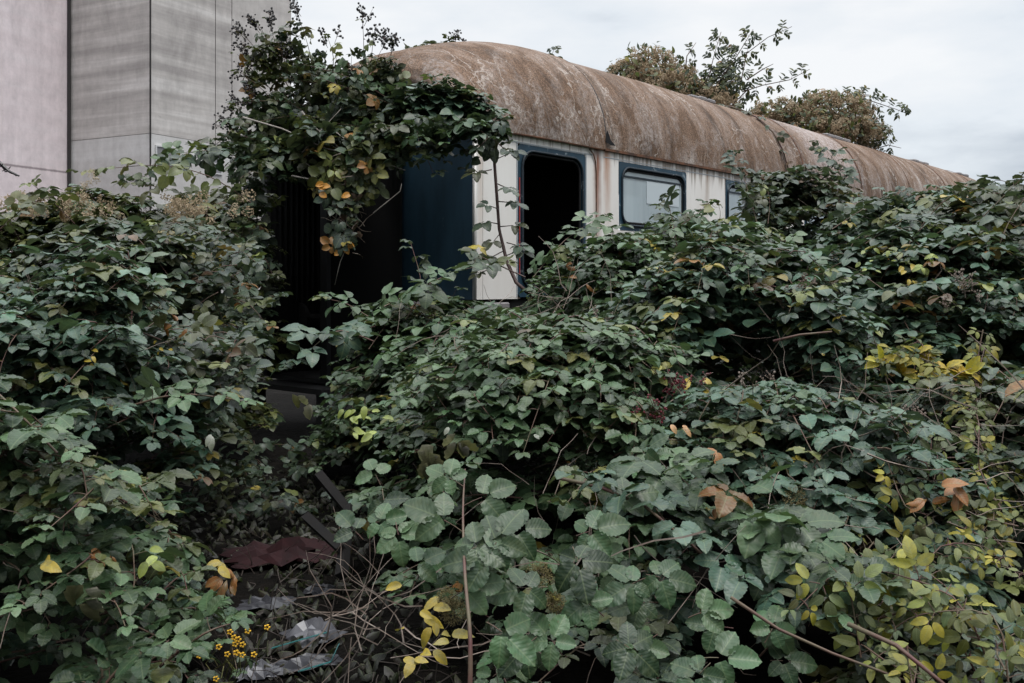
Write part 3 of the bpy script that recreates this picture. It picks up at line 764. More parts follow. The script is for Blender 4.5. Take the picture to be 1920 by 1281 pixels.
bush_root, bush_L, bush_S, bush_T = [], [], [], []
for (cx, cy, t, rx, ry, pal, lab) in BUSH:
    bush_root.append(empty('bramble_bush', (cx, cy, 0), 0, lab, 'bramble', 'bramble bushes overgrowing the site'))
    bush_L.append(Leaves()); bush_S.append(MB()); bush_T.append(MB())
def inframe(p, m=140):
    if p.y < .5: return False
    px = 960+p.x/p.y*F; py = HY-(p.z-CAM_Z)/p.y*F
    return -m-420 < px < 1920+m+420 and -m < py < 1281+m+60
HOLES = [(P3(560, 980, 5.2), .5)]
npts = 0; nc = 0
def gapn(x, y):
    return math.sin(x*3.3+1.1+math.sin(y*2.1))*math.sin(y*3.9+.4+math.sin(x*1.9+2))
step = 0
DENS = 72
ylo = 2.5
while ylo < 15.5:
    yhi = ylo*1.06; hw = .74*yhi+.4
    area = (yhi-ylo)*2*hw
    cnt = area*DENS*(1.2 if ylo < 4.4 else 1.5 if ylo < 9 else .9)
    for _ in range(int(cnt*2.2)):
        y = rng.uniform(ylo, yhi); x = rng.uniform(-hw, hw)
        h, bi = field(x, y)
        if bi < 0 or h < .12: continue
        nrm, st = grad(x, y)
        if rng.random()*2.2 > st*.9: continue
        p = Vector((x, y, h))
        if not inframe(p): continue
        g = gapn(x, y)
        if g < -.34 and rng.random() < .9:
            if rng.random() < .25: deadtwigs(bush_T[bi], p-nrm*.25, (.12, .12, .08), 1, .3, .0026)
            continue
        shelf = st > 1.18
        lv = (h+.10*math.sin(x*2.7+y*1.3)+.08*math.sin(x*6.1-y*2.2))/.34; lv -= math.floor(lv)
        if shelf and lv > .50 and rng.random() < .86: continue
        if bi in (11,) and rng.random() < .7: continue
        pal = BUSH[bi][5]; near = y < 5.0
        cx, cy = BUSH[bi][0], BUSH[bi][1]
        outd = Vector((x-cx, y-cy, 0)); outd = (outd.normalized() if outd.length > .05 else Vector((0, -1, 0)))
        T_ = perp(outd*1.0+Vector((rng.gauss(0, .8), rng.gauss(0, .8)-.35, 0)), nrm)
        if shelf: T_ = (T_*.35+Vector((outd.x+rng.gauss(0, .5), outd.y-.4+rng.gauss(0, .5), .1))).normalized()
        ln = rng.uniform(.35, .85)*(.8 if shelf else 1); hump = rng.uniform(.0, .13)
        lay = rng.random(); off = 0 if lay < .72 else -rng.uniform(.12, .3)
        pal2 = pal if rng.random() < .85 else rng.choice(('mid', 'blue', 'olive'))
        a = p-T_*ln*.55-nrm*.20+nrm*off; m1 = p-T_*ln*.15+nrm*(hump+off); e_ = p+T_*ln*.45+nrm*off-Vector((0, 0, rng.uniform(0, .12)))
        mid = (m1+e_)/2+nrm*hump*.4
        sc = (.057+.0063*y)*rng.uniform(.82, 1.15)
        up = .88 if off == 0 else .6
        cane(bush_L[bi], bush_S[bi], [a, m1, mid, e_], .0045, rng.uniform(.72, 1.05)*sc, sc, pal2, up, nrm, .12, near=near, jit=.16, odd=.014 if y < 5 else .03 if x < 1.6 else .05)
        nc += 1
    ylo = yhi
print('canes', nc)
def hitd(px, py, lo=2.3):
    d = lo; u, v = (px-960)/F, (py-HY)/F
    while d < 16:
        if field(u*d, d)[0] > CAM_Z-v*d and field(u*d, d)[1] >= 0: return d
        d += .05
    return 6.0
# dead brown tangle low in the gaps
for c, sp_, n_ in ((P3(1620, 960, 4.1), (.32, .25, .14), 90), (P3(1500, 800, 5.0), (.3, .3, .14), 60), (P3(1150, 1150, 3.7), (.4, .2, .15), 30), (P3(1000, 600, 6.5), (.4, .3, .12), 45), (P3(1250, 800, 4.8), (.35, .2, .1), 50), (P3(1780, 900, 4.4), (.3,.3,.2), 60), (P3(700, 1150, 4.0), (.14, .2, .05), 30)):
    deadtwigs(bush_T[0 if c.x < .6 else 9 if c.x < 1.6 else 10], c, sp_, n_, .42, .0034)

# ------------------------------------------------------------------ finishing of plants (geometry is in world space, root is at the plant's foot)
def wplace(o, root):
    if o is not None: o.parent = root; o.location = -root.location
    return o
def finish(root, LB=None, SB=None, TB=None, m=None, smat=None):
    if LB is not None: wplace(LB.build('foliage', m or M_LEAF, root), root)
    if SB is not None and SB.v: tag(wplace(SB.build('canes', smat or M_CANE, root, smooth=True), root), kind='stuff')
    if TB is not None and TB.v: tag(wplace(TB.build('dead_twigs', M_DEAD, root), root), kind='stuff')
def plant(name, foot, label, cat, group=None):
    return empty(name, foot, 0, label, cat, group)

# long single canes that belong to the mounds
def pp(l): return [P3(*q) for q in l]
# bare red cane over the low middle right mound
b_ = MB()
for l, r0 in (([(1050,897,3.75),(1130,915,3.6),(1210,950,3.5),(1290,1015,3.4),(1370,1090,3.3)], .008),
              ([(1370,1120,3.0),(1460,1180,2.95),(1560,1225,2.9),(1660,1262,2.85),(1760,1300,2.8)], .006),
              ([(1590,1170,2.9),(1680,1210,2.8),(1760,1275,2.7),(1800,1310,2.7)], .008),
              ([(1640,998,3.9),(1700,995,3.9),(1790,1020,3.9),(1840,1050,3.9)], .005),
              ([(1450,640,5.0),(1500,628,4.95),(1560,622,4.9)], .008)):
    b_ = MB(); b_.tube([P3(x, y, min(d, hitd(x, min(1270, y))-.06)) for x, y, d in l], r0, r0*.6, 6)
    wplace(b_.build('long_cane', M_CANE, bush_root[9], smooth=True), bush_root[9])
cane(bush_L[9], bush_S[9], pp([(1060,890,3.7),(1180,925,3.5),(1300,1000,3.4),(1420,1085,3.25),(1520,1150,3.1)]), .004, .05, .095, 'blue', .7, None, near=True, stems=False)
cane(bush_L[9], bush_S[9], pp([(1180,860,3.9),(1330,900,3.6),(1450,985,3.4),(1560,1060,3.2),(1640,1110,3.1)]), .004, .045, .11, 'mid', .75, None, near=True, stems=False)
cane(bush_L[9], bush_S[9], pp([(1300,960,3.7),(1400,1000,3.5),(1500,1060,3.3),(1560,1140,3.1)]), .004, .05, .105, 'mid', .72, None, near=True, stems=False)
# upright cane with big leaves in the centre foreground
cane(bush_L[0], bush_S[0], pp([(880,1330,2.55),(882,1200,2.6),(872,1080,2.75),(868,960,3.1),(872,880,3.4)]), .0075, .16, .098, 'mid', .35, Vector((0,-1,.3)), near=True, jit=.12, start=.45, odd=0)
for (x, y, d, s) in ((925,1180,2.75,.10),(1090,1010,3.1,.10),(1130,1180,3.0,.10),(1215,1190,3.0,.10),(1040,1250,2.8,.10),(1230,1060,3.2,.095),(1160,960,3.4,.1),(760,1050,3.3,.09),(950,1000,3.1,.1),(1010,1100,2.95,.1),(850,1130,2.8,.1),(1330,1230,2.8,.09),(760,970,3.4,.09),(1010,1190,2.9,.09),(1250,1120,3.2,.09),(1120,1080,3.4,.08),(930,1060,2.9,.1),(1300,1180,3.1,.08),(1450,1230,3.0,.08),(1400,1160,3.2,.08),(700,1000,3.7,.09),(730,900,3.9,.09)):
    for k in range(1 if rng.random() < .5 else 2):
        compound(bush_L[0], bush_S[0], P3(x+rng.uniform(-25, 25), y+rng.uniform(-25, 25), d+rng.uniform(-.1, .15)), Vector((rng.uniform(-1, 1), -.3, rng.uniform(-.5, .6))), Vector((rng.uniform(-.3, .3), -.9, .75)), s, leafcol('mid', 0), near=True)
# bright yellow and orange leaf groups of the photograph
def accent(i, px, py, d, n, spread, col, sc=.07, kind='C'):
    for _ in range(n):
        dd = (min(d, hitd(px, py)-.12) if d < 7.5 else d)
        p = P3(px+rng.gauss(0, spread), py+rng.gauss(0, spread*.7), dd+rng.uniform(-.08, .08))
        k = rng.uniform(.8, 1.2)
        bush_L[i].add('D' if rng.random() < .35 and col is ORA else kind, 1, p, Vector((rng.uniform(-1, 1), -.4, rng.uniform(-.7, .4))).normalized(), Vector((rng.uniform(-.4, .4), -.7, .8)), sc*rng.uniform(.5, .85)*dd/d, tuple(v*k for v in col))
YEL, ORA, LIM, BRN, PAL_ = (.34, .25, .03), (.22, .09, .025), (.20, .24, .05), (.12, .065, .04), (.27, .28, .24)
for a_ in ((0,795,1155,3.0,8,26,YEL,.075),(0,775,1225,2.9,5,18,YEL,.07),(0,850,1190,2.8,3,10,(.25,.2,.04),.08),(1,675,775,4.9,8,24,LIM,.085),(1,690,815,4.8,7,18,LIM,.08),(0,700,780,4.6,3,14,LIM,.08),
           (13,410,1080,3.5,6,14,ORA,.07),(13,400,1050,3.5,4,10,YEL,.07),(13,85,1058,3.0,2,8,YEL,.09),(13,165,1038,3.1,4,16,ORA,.06),(13,200,1052,3.1,3,8,ORA,.04),(12,285,1045,3.0,4,16,LIM,.07),
           (9,1345,850,3.9,2,6,ORA,.1),(9,1280,795,4.1,4,12,(.45,.26,.13),.08),(9,1240,695,4.9,5,20,(.30,.29,.08),.11),(9,1300,730,4.8,5,14,YEL,.07),(14,172,675,4.7,5,10,YEL,.05),(14,290,655,4.9,5,10,YEL,.04),(14,320,608,5.0,6,14,ORA,.05),
           (10,1770,905,3.7,4,14,ORA,.10),(10,1740,940,3.7,3,8,ORA,.10),(10,1845,690,5.2,3,14,ORA,.10),(10,1350,960,3.5,4,10,ORA,.06),(8,1740,505,6.3,12,22,LIM,.09),(8,1700,520,6.3,7,22,YEL,.09),(7,1640,485,6.5,8,18,LIM,.07),
           (2,1080,515,8.4,5,20,ORA,.1),(2,1190,450,9.5,4,8,ORA,.12),(3,1305,735,5.0,4,14,YEL,.07),(0,840,800,4.0,1,2,PAL_,.05),(0,1000,815,4.2,2,4,PAL_,.04),(12,395,815,3.4,2,4,PAL_,.06)):
    accent(*a_)
# withered hanging leaves
for (i, px, py, d, n) in ((0,800,860,3.7,7),(0,860,830,3.7,5),(12,150,1130,2.9,4),(0,560,740,5,3),(10,1715,1000,3.6,4)):
    for _ in range(n):
        p = P3(px+rng.gauss(0, 9), py+rng.gauss(0, 14), d)
        bush_L[i].add('D', 1, p, Vector((rng.uniform(-.3, .3), 0, -1)), Vector((rng.uniform(-.6, .6), -1, .2)), rng.uniform(.06, .09), (.26, .24, .2) if rng.random() < .5 else (.16, .15, .08))
# long leafy shoots that stick out of the mounds
SHOOTS = [ # bush, points, spacing, size, palette
 (14, [(170,640,5.2),(175,560,5.3),(183,480,5.4)], .07, .09, 'mid'),
 (14, [(245,640,5.4),(248,540,5.5),(240,470,5.6)], .06, .10, 'mid'),
 (14, [(250,760,4.3),(330,740,4.3),(410,745,4.4),(465,755,4.5)], .07, .085, 'mid'),
 (1, [(700,640,6.6),(640,620,6.5),(600,640,6.4),(545,690,6.3)], .07, .13, 'blue'),
 (1, [(700,600,7.2),(650,570,7.2),(610,560,7.2)], .06, .12, 'mid'),
 (1, [(760,600,7.6),(790,540,7.8),(770,455,8.0)], .08, .12, 'dark'),
 (1, [(720,575,7.4),(800,535,7.6),(850,510,7.8),(900,500,7.9)], .08, .13, 'mid'),
 (2, [(1000,520,8.2),(1060,450,8.4),(1130,405,8.8)], .07, .12, 'mid'),
 (4, [(1200,450,9.3),(1280,420,9.6),(1330,380,9.8)], .08, .12, 'mid'),
 (4, [(1320,460,9.5),(1350,410,9.7),(1345,378,9.8)], .08, .12, 'olive'),
 (4, [(1270,470,9.3),(1262,420,9.8),(1250,365,10.4)], .09, .13, 'dark'),
 (5, [(1420,420,11.6),(1400,350,11.9),(1378,285,12.2)], .075, .14, 'dark'),
 (5, [(1440,420,11.8),(1440,360,12.1),(1395,320,12.2)], .07, .14, 'dark'),
 (5, [(1600,420,13.0),(1590,340,13.5),(1535,265,14)], .08, .15, 'dark'),
 (5, [(1580,420,13.0),(1570,350,13.3),(1580,300,13.6)], .08, .15, 'dark'),
 (6, [(1680,450,9.4),(1760,390,9.6),(1850,345,9.8)], .08, .12, 'dark'),
 (6, [(1560,430,10.5),(1640,380,11),(1700,360,11.4)], .08, .12, 'dark'),
 (8, [(1780,470,7.2),(1860,390,7.2),(1925,325,7.2)], .07, .12, 'dark'),
 (8, [(1700,460,8.0),(1780,370,8.0),(1880,350,8.0)], .08, .12, 'dark'),
 (8, [(1860,500,6.6),(1890,420,6.7),(1930,360,6.8)], .07, .12, 'dark'),
 (16, [(470,380,8.6),(390,330,8.4),(290,310,8.3),(150,323,8.2)], .10, .11, 'olive'),
 (16, [(420,430,8.6),(330,360,8.5),(240,345,8.4)], .09, .12, 'olive'),
 (16, [(140,420,8.2),(90,370,8.1),(60,345,8.0)], .08, .12, 'olive'),
 (16, [(0,430,7.6),(60,380,7.6),(130,362,7.6)], .08, .11, 'olive'),
 (13, [(300,1250,3.0),(380,1190,3.0),(430,1170,3.05)], .06, .085, 'mid'),
 (13, [(200,1281,2.9),(260,1220,2.9),(330,1230,2.9)], .07, .09, 'mid'),
]
for bi, pl, sp_, sc_, pal in SHOOTS:
    q = pp(pl); cane(bush_L[bi], bush_S[bi], q, .0055, sp_, sc_, pal, .6, None, .05, near=q[0].y < 5.2)
# tiny yellow flowers by the path
fl = plant('yellow_wildflower', P3(425, 1260, 3.7), 'thin yellow flowering weed at the foot of the left bramble beside the path', 'wildflower')
sb, hb = MB(), MB()
for _ in range(15):
    p = P3(rng.gauss(425, 26), rng.gauss(1265, 12), 3.45); tip = P3(rng.gauss(428, 26), rng.gauss(1205, 26), 3.35)
    sb.tube([p, (p+tip)/2+rv(.02), tip], .0022, .0012, 3, cap=False)
    hb = MB()
    for k in range(5):
        a = 2*math.pi*k/5; hb.ball(tip+Vector((math.cos(a)*.0075, -.004, math.sin(a)*.0075)), .0052, 5, 3, .6)
    wplace(hb.build('flower', M_FLOWER, fl), fl)
wplace(sb.build('stems', stem_mat('green stems', (.10,.12,.03), (.14,.12,.05)), fl), fl)
# fluff and moss in the mounds
def fluffball(mb, c, r, n=46, dens=.26):
    for _ in range(n):
        d = rv().normalized(); q = c+d*r*rng.uniform(.45, 1.0); x = rv().normalized()*r*dens; y = d.cross(x).normalized()*r*dens*.8
        k = len(mb.v); mb.v += [tuple(q+x), tuple(q+y+d*r*.12), tuple(q-x), tuple(q-y+d*r*.12)]; mb.f.append((k, k+1, k+2, k+3))
mo = MB()
for (px, py, d, r) in ((850,1145,2.95,.055),(838,1120,2.98,.04),(1010,1080,3.4,.06),(1040,1130,3.4,.05),(1490,935,3.8,.06)):
    fluffball(mo, P3(px, py, d), r*.8, 900, .045)
wplace(mo.build('dry_moss', M_MOSS, bush_root[0]), bush_root[0])
fb = MB()
for _ in range(75):
    px = rng.choice((rng.uniform(300, 470), rng.gauss(60, 40), rng.gauss(140, 40), rng.gauss(340, 30))); py = rng.uniform(360, 415)
    d = 8.2+rng.uniform(-.3, .5); c = P3(px, py, d); fluffball(fb, c, rng.uniform(.035, .065), 40, .2)
for px, py in ((172,325),(165,345),(155,350),(180,335),(150,365)): fluffball(fb, P3(px, py, 8.1), .045, 50, .16)
wplace(fb.build('seed_heads', M_FLUFF, bush_root[16]), bush_root[16])
for _ in range(110):
    y_ = rng.uniform(290, 660); q = P3(rng.uniform(455, 498)-max(0, y_-450)*.03, y_, rng.uniform(9.3, 11.3)-max(0, y_-450)*.006); e_ = q+Vector((rng.uniform(-.25, .2), -.15, rng.uniform(-.25, .3)))
    cane(bush_L[20], bush_S[20], [q, (q+e_)/2+Vector((0, 0, .06)), e_], .005, .09, .11, rng.choice(('olive', 'dark', 'mid')) if y_ < 420 else 'dark', .5, None, .1, jit=.35)
for _ in range(45):
    y_ = rng.uniform(6.6, 9.6); x_ = rng.uniform(xl(y_)-.1, xr(y_)+.25)
    q = Vector((x_, y_, rng.uniform(.0, .45)*(1 if x_ < xl(y_)+.35 or x_ > xr(y_)-.2 else .35))); e_ = q+Vector((rng.uniform(-.3, .3), -.2, rng.uniform(-.05, .2)))
    cane(bush_L[15 if x_ < -1.4 else 1], bush_S[15 if x_ < -1.4 else 1], [q, (q+e_)/2+Vector((0, 0, .05)), e_], .004, .08, .085, 'dark', .6, None, .1, jit=.3)
for _ in range(120):
    px, py = rng.uniform(330, 455), rng.uniform(440, 760); q = P3(px, py, rng.uniform(6.6, 8.2)*(.8 if py > 620 else 1)); e_ = q+Vector((rng.uniform(-.3, .3), -.2, rng.uniform(-.25, .2)))
    cane(bush_L[15], bush_S[15], [q, (q+e_)/2+Vector((0, 0, .05)), e_], .004, .09, .09, 'dark', .6, None, .1, jit=.3)  # dark leaf palette carries the shade of the left hollow
fb = MB()
for _ in range(24): fluffball(fb, P3(rng.gauss(1840, 35), rng.gauss(480, 18), 6.7), rng.uniform(.03, .05), 60, .16)
wplace(fb.build('seed_heads', M_MOSS, bush_root[8]), bush_root[8])
# panicles of dead flowers and red berries
for (bi, px, py, d, n) in ((3,1500,560,5.6,5),(9,1270,730,4.7,6),(10,1440,750,4.9,7),(10,1420,740,4.9,4),(0,1100,610,6.0,4),(9,1200,800,4.4,5),(7,1800,560,5.6,6),(10,1700,800,4.6,6)):
    BBk = MB(); sbk = MB()
    for _ in range(n): panicle(sbk, BBk, P3(px+rng.gauss(0, 22), py+rng.gauss(0, 16), d), Vector((rng.uniform(-.6, .6), -.2, .8)), .09, 16, .0055)
    wplace(sbk.build('panicle_stems', M_DEAD, bush_root[bi]), bush_root[bi]); wplace(BBk.build('dry_berries', M_RBERRY if bi == 9 else M_DEAD, bush_root[bi]), bush_root[bi])
for i, r_ in enumerate(bush_root): finish(r_, bush_L[i], bush_S[i], bush_T[i])

# ------------------------------------------------------------------ bramble heaped on the gangway
gr = plant('bramble_bush', P3(640, 262, 10.6), 'bramble heap on top of the dark gangway, its black berry heads against the sky', 'bramble', 'bramble bushes overgrowing the site')
LB, SB, BB, TB = Leaves(), MB(), MB(), MB()
base = [(520,292,10.4),(580,280,10.5),(650,262,10.6),(720,235,10.6),(780,222,10.6),(840,225,10.5)]
def basept():
    f = rng.random()*(len(base)-1); i = int(f); a, b2 = base[i], base[min(i+1, len(base)-1)]; f -= i
    return P3(a[0]+(b2[0]-a[0])*f, a[1]+(b2[1]-a[1])*f, a[2]+rng.uniform(-.35, .45))
TOPL = [(450,140),(475,95),(505,60),(540,45),(575,70),(600,100),(640,95),(680,75),(705,115),(740,110),(760,150),(790,170)]
def topy(x): return float(np.interp(x, [q[0] for q in TOPL], [q[1] for q in TOPL]))
for _ in range(125):
    a = basept(); x0 = 960+a.x/a.y*F
    tx = rng.gauss(600, 95); tx = max(445, min(835, tx)); ty0 = topy(tx)+25 if tx < 790 else 180
    ty = ty0+25+abs(rng.gauss(0, 85)); 
    if tx < 500: ty = max(ty, 120+rng.random()*130)
    if ty > 300: continue
    e_ = P3(tx, ty, a.y+rng.uniform(-.6, .25)); mid = (a*1.0+e_)/2+Vector((0, 0, rng.uniform(-.05, .18)))
    cane(LB, SB, [a, mid, e_], .006, .095, rng.uniform(.085, .12), rng.choice(('dark','dark','mid','olive','dark')), .45, None, .12, odd=.02, jit=.45)
# olive and dark leaves at the rim
for _ in range(60):
    tx = rng.uniform(455, 770); ty = topy(tx)+rng.uniform(-5, 70); a = P3(tx+rng.uniform(-40, 40), ty+rng.uniform(50, 90), 10.5); e_ = P3(tx, ty, 10.3)
    cane(LB, SB, [a, (a+e_)/2+rv(.05), e_], .005, .10, .10, rng.choice(('olive', 'dark')), .4, None, .2, jit=.5)
# tips with dry berry heads
for (x, y, x0, y0) in ((556,22,590,150),(485,45,540,150),(505,38,545,140),(455,62,520,160),(445,102,520,180),(450,135,530,215),(440,200,520,260),(680,40,660,170),(700,70,690,180),(735,85,720,190),(725,75,700,190),(615,72,620,160),(850,70,800,200),(470,175,540,240),(528,95,560,170),(432,230,510,275)):
    a, e_ = P3(x0, y0, 10.45), P3(x, y, 10.2); m_ = (a+e_)/2+rv(.04)
    if x == 850: a, e_ = P3(790, 92, 13.2), P3(850, 72, 13.0); m_ = (a+e_)/2
    cane(LB, SB, [a, m_, e_], .006, .11, .09, 'olive', .5, None, .1, jit=.4, end=.8)
    BB = MB()
    for _ in range(3): panicle(SB, BB, e_+rv(.02)-(e_-m_).normalized()*.08, (e_-m_)+rv(.12), .18, 15, .0125)
    wplace(BB.build('berry_head', M_BERRY, gr), gr)
# right lobe over the roof edge, bluish leaves facing up
for _ in range(55):
    f = rng.random(); a = P3(760+120*f, 205+25*f+rng.uniform(-15, 25), 10.3+rng.uniform(-.3, .3))
    e_ = P3(rng.uniform(770, 935), 0, 10.0); x_ = 960+e_.x/e_.y*F; lo = float(np.interp(x_, [770, 830, 900, 945], [165, 140, 170, 225])); yy = lo+rng.random()*(245-lo); e_ = P3(x_, yy, 10.0)
    cane(LB, SB, [a, (a+e_)/2+Vector((0, 0, .10)), e_], .005, .08, rng.uniform(.11, .15), rng.choice(('blue', 'mid', 'dark', 'blue')), .8, None, .15, jit=.2)
# trailing sprays along the roof edge and to the left
for l, pal, s_, sp_ in (([(520,270,10.2),(470,262,9.9),(420,270,9.6),(360,285,9.3),(290,310,9.1),(245,330,9.0)], 'dark', .13, .075),
                 ([(540,250,10.2),(470,225,10),(410,255,9.8),(370,300,9.6)], 'dark', .12, .08),
                 ([(540,285,10.2),(470,290,9.9),(410,290,9.7),(340,300,9.5),(280,345,9.3)], 'mid', .12, .07),
                 ([(560,300,10.1),(500,300,9.9),(450,285,9.7)], 'blue', .13, .07),
                 ([(790,215,10.2),(850,232,9.9),(900,238,9.7),(950,240,9.5)], 'blue', .14, .06),
                 ([(770,110,12.6),(800,95,12.9),(840,92,13.1)], 'dark', .15, .08), ([(770,140,11.6),(800,128,11.9),(820,120,12.1)], 'dark', .15, .07)):
    q = pp(l); 
    for _ in range(1): cane(LB, SB, [v+rv(.05) for v in q], .005, sp_, s_, pal, .65, None, .05, jit=.3)
# filler fringe under the heap
for _ in range(75):
    f = rng.random(); a = P3(495+430*f, 300-60*f+rng.gauss(0, 12), 10.2-.5*rng.random()); e_ = a+Vector((rng.uniform(-.35, .35), -.1-.3*rng.random(), rng.uniform(-.30, .10)))
    cane(LB, SB, [a, (a+e_)/2+Vector((0, 0, .06)), e_], .005, .09, .13, rng.choice(('dark', 'dark', 'mid')), .7, None, .1, jit=.3)
finish(gr, LB, SB)

# pale dead canes crossing in front of the gangway
dc = plant('dead_bramble_cane', P3(560, 300, 9.8), 'bleached leafless canes crossing below the bramble heap on the gangway', 'dead branches')
SB = MB()
for l, r0 in (([(455,222,9.8),(530,243,9.8),(610,280,9.7),(700,300,9.6)], .010), ([(590,240,9.8),(640,285,9.7),(705,325,9.6)], .008), ([(565,212,9.9),(620,270,9.8),(660,295,9.7)], .008),
              ([(545,312,9.8),(590,255,9.8),(640,205,9.9)], .007), ([(560,290,9.7),(590,320,9.7),(612,340,9.7)], .007), ([(546,331,9.6),(580,337,9.6),(625,335,9.6),(650,330,9.6)], .009),
              ([(700,400,9.6),(725,380,9.6),(748,358,9.6),(752,345,9.6)], .007), ([(660,255,9.8),(640,320,9.7),(630,440,9.6)], .007), ([(655,450,9.5),(640,490,9.5),(628,535,9.5)], .006), ([(620,240,9.8),(690,295,9.7),(760,320,9.6)], .006)):
    q = pp(l); SB.tube([v+rv(.008) for v in q], r0, r0*.4, 5)
wplace(SB.build('stems', M_PALE, dc, smooth=True), dc)

# hanging tail with turning leaves
hv = plant('hanging_vine', P3(650, 300, 9.6), 'hanging bramble trail with green and orange leaves before the dark gangway opening', 'vine')
LB, SB, TB = Leaves(), MB(), MB()
for l, e0 in (([(690,250,9.8),(665,310,9.7),(640,370,9.6),(655,420,9.55)], 0), ([(660,260,9.8),(640,320,9.7),(610,345,9.6)], .06), ([(670,250,9.8),(690,320,9.6),(680,370,9.6)], .1), ([(720,240,9.8),(735,280,9.6)], .1), ([(650,300,9.8),(672,355,9.7),(660,395,9.6)], .08), ([(700,230,9.8),(650,290,9.6),(680,340,9.6)], .05),([(615,455,9.5),(640,440,9.5),(660,450,9.5)], .1),([(640,300,9.7),(618,330,9.6),(604,355,9.6)], .3)):
    for _ in range(2): cane(LB, SB, [v+rv(.05) for v in pp(l)], .005, .075, .115, 'olive' if rng.random() < .6 else 'dark', .2, Vector((0, -1, .1)), .1, jit=.35, odd=e0, stems=True)
for (x, y) in ((645,463),(640,470),(650,458),(607,345),(612,352),(604,350),(600,362),(656,365)):
    LB.add('B', 1, P3(x, y, 9.45), Vector((rng.uniform(-1, 1), -.3, rng.uniform(-1, .2))), Vector((.1, -1, .4)), .085, (.45, .20, .025))
deadtwigs(TB, P3(655, 385, 9.6), (.06, .05, .2), 40, .2, .006, -.6)
for _ in range(26): LB.add('D', 1, P3(rng.gauss(655, 10), rng.uniform(300, 440), 9.55), Vector((rng.uniform(-.4, .4), 0, -1)), Vector((rng.uniform(-1, 1), -1, 0)), rng.uniform(.06, .11), (.16, .10, .08))
finish(hv, LB, SB, TB)

# climbing cane in front of the white corner
cv = plant('climbing_cane', P3(985, 545, 8.9), 'single long bramble cane hanging over the white corner panel beside the doorway', 'bramble cane')
LB, SB = Leaves(), MB()
l = pp([(918,242,9.6),(926,290,9.6),(931,360,9.55),(936,430,9.5),(950,490,9.4),(968,530,9.3),(1000,558,9.2)])
SB.tube(l, .014, .020, 6)
side = 1
for (x, y, dx, dy) in ((918,255,-18,20),(926,262,22,20),(928,300,30,-14),(922,318,-25,6),(933,345,18,8),(935,378,26,2),(934,392,-16,-6),(935,420,-22,-4),(938,425,24,-2),(945,470,-26,14),(948,480,24,-10),(930,500,-30,12),(950,455,22,6),(936,440,-10,12)):
    a = P3(x, y, 9.5); e_ = P3(x+dx, y+dy, 9.42); SB.tube([a, e_], .006, .004, 4)
    compound(LB, None, e_, (e_-a), Vector((rng.uniform(-.3, .3), -.45, 1)), rng.uniform(.105, .14), leafcol('dark', 0), 'B', .02, True)
for _ in range(8): LB.add('B', 1, P3(rng.uniform(905, 928), rng.uniform(248, 285), 9.5), Vector((rng.uniform(-.4, .4), -.2, -1)), Vector((rng.uniform(-.8, .8), -1, .2)), .13, leafcol('deep', 0))
cane(LB, SB, pp([(985,520,8.6),(930,495,8.7),(900,480,8.8),(885,470,8.9)]), .007, .09, .13, 'dark', .6, None, .3)
finish(cv, LB, SB, smat=stem_mat('dark brown cane', (.045,.022,.02), (.06,.035,.028)))

# cane lying over the roof
rc = plant('roof_cane', P3(1482, 325, 16.2), 'thin bramble cane hanging down across the brown carriage roof', 'bramble cane')
LB, SB = Leaves(), MB()
def roofpt(s, t, off=.03):
    y, z = prof(s, t, off); v = car.matrix_basis @ Vector((s, y, z)); return v
l = [roofpt(8.0, .52), roofpt(8.1, .40), roofpt(8.2, .29), roofpt(8.3, .20), roofpt(8.35, .12), roofpt(8.4, .05), roofpt(8.45, .005, .06)]
SB.tube(l, .02, .012, 5)
cane(LB, SB, l, .012, .26, .13, 'dark', .5, None, .1)
finish(rc, LB, SB)

# ------------------------------------------------------------------ yellow leaved vine on the right
yv = plant('yellow_vine', P3(1720, 1150, 3.4), 'yellow green leaved climbing vine trailing over the brambles at lower right', 'vine')
LB, SB = Leaves(), MB()
def ycol():
    k = rng.uniform(.38, .98); return tuple(v*k for v in rng.choice(GREENS['lemon']+[(.12, .14, .05), (.10, .13, .05), (.08, .12, .05), (.14, .15, .05)]))
YP = [([(1590,1180,3.1),(1560,1130,3.1),(1480,1150,3.05)],.09), ([(1720,1180,3.1),(1640,1110,3.2),(1560,1070,3.3)],.10), ([(1800,1281,2.9),(1760,1180,3.0),(1700,1120,3.2),(1620,1090,3.3)],.09),
      ([(1900,1281,2.8),(1850,1180,2.9),(1780,1160,3.0),(1700,1180,3.0)],.09), ([(1640,1080,3.4),(1680,1040,3.5),(1620,1030,3.6)],.08), ([(1860,1000,3.7),(1800,940,3.9),(1760,880,4.1),(1700,830,4.3),(1680,780,4.5)],.085),
      ([(1900,950,3.8),(1860,880,4.0),(1840,800,4.3),(1800,730,4.6),(1740,690,4.9)],.085), ([(1740,680,4.9),(1700,665,5.0),(1640,690,5.0)],.10), ([(1800,1060,3.6),(1850,1000,3.7),(1900,960,3.8)],.08),
      ([(1700,1090,3.5),(1760,1050,3.5),(1850,1040,3.5),(1920,1080,3.4)],.08), ([(1850,1281,2.8),(1880,1200,2.9),(1920,1150,3.0)],.09), ([(1780,800,4.5),(1830,860,4.3),(1880,900,4.1),(1925,960,3.9)],.08), ([(1860,620,5.2),(1840,700,5.0),(1850,780,4.8)],.08),
      ([(1700,870,4.2),(1680,930,4.0),(1740,960,3.9)],.09), ([(1640,1180,3.0),(1700,1250,2.8),(1760,1281,2.75)],.09),([(1640,1130,3.1),(1740,1140,3.0),(1830,1120,3.1)],.09)]
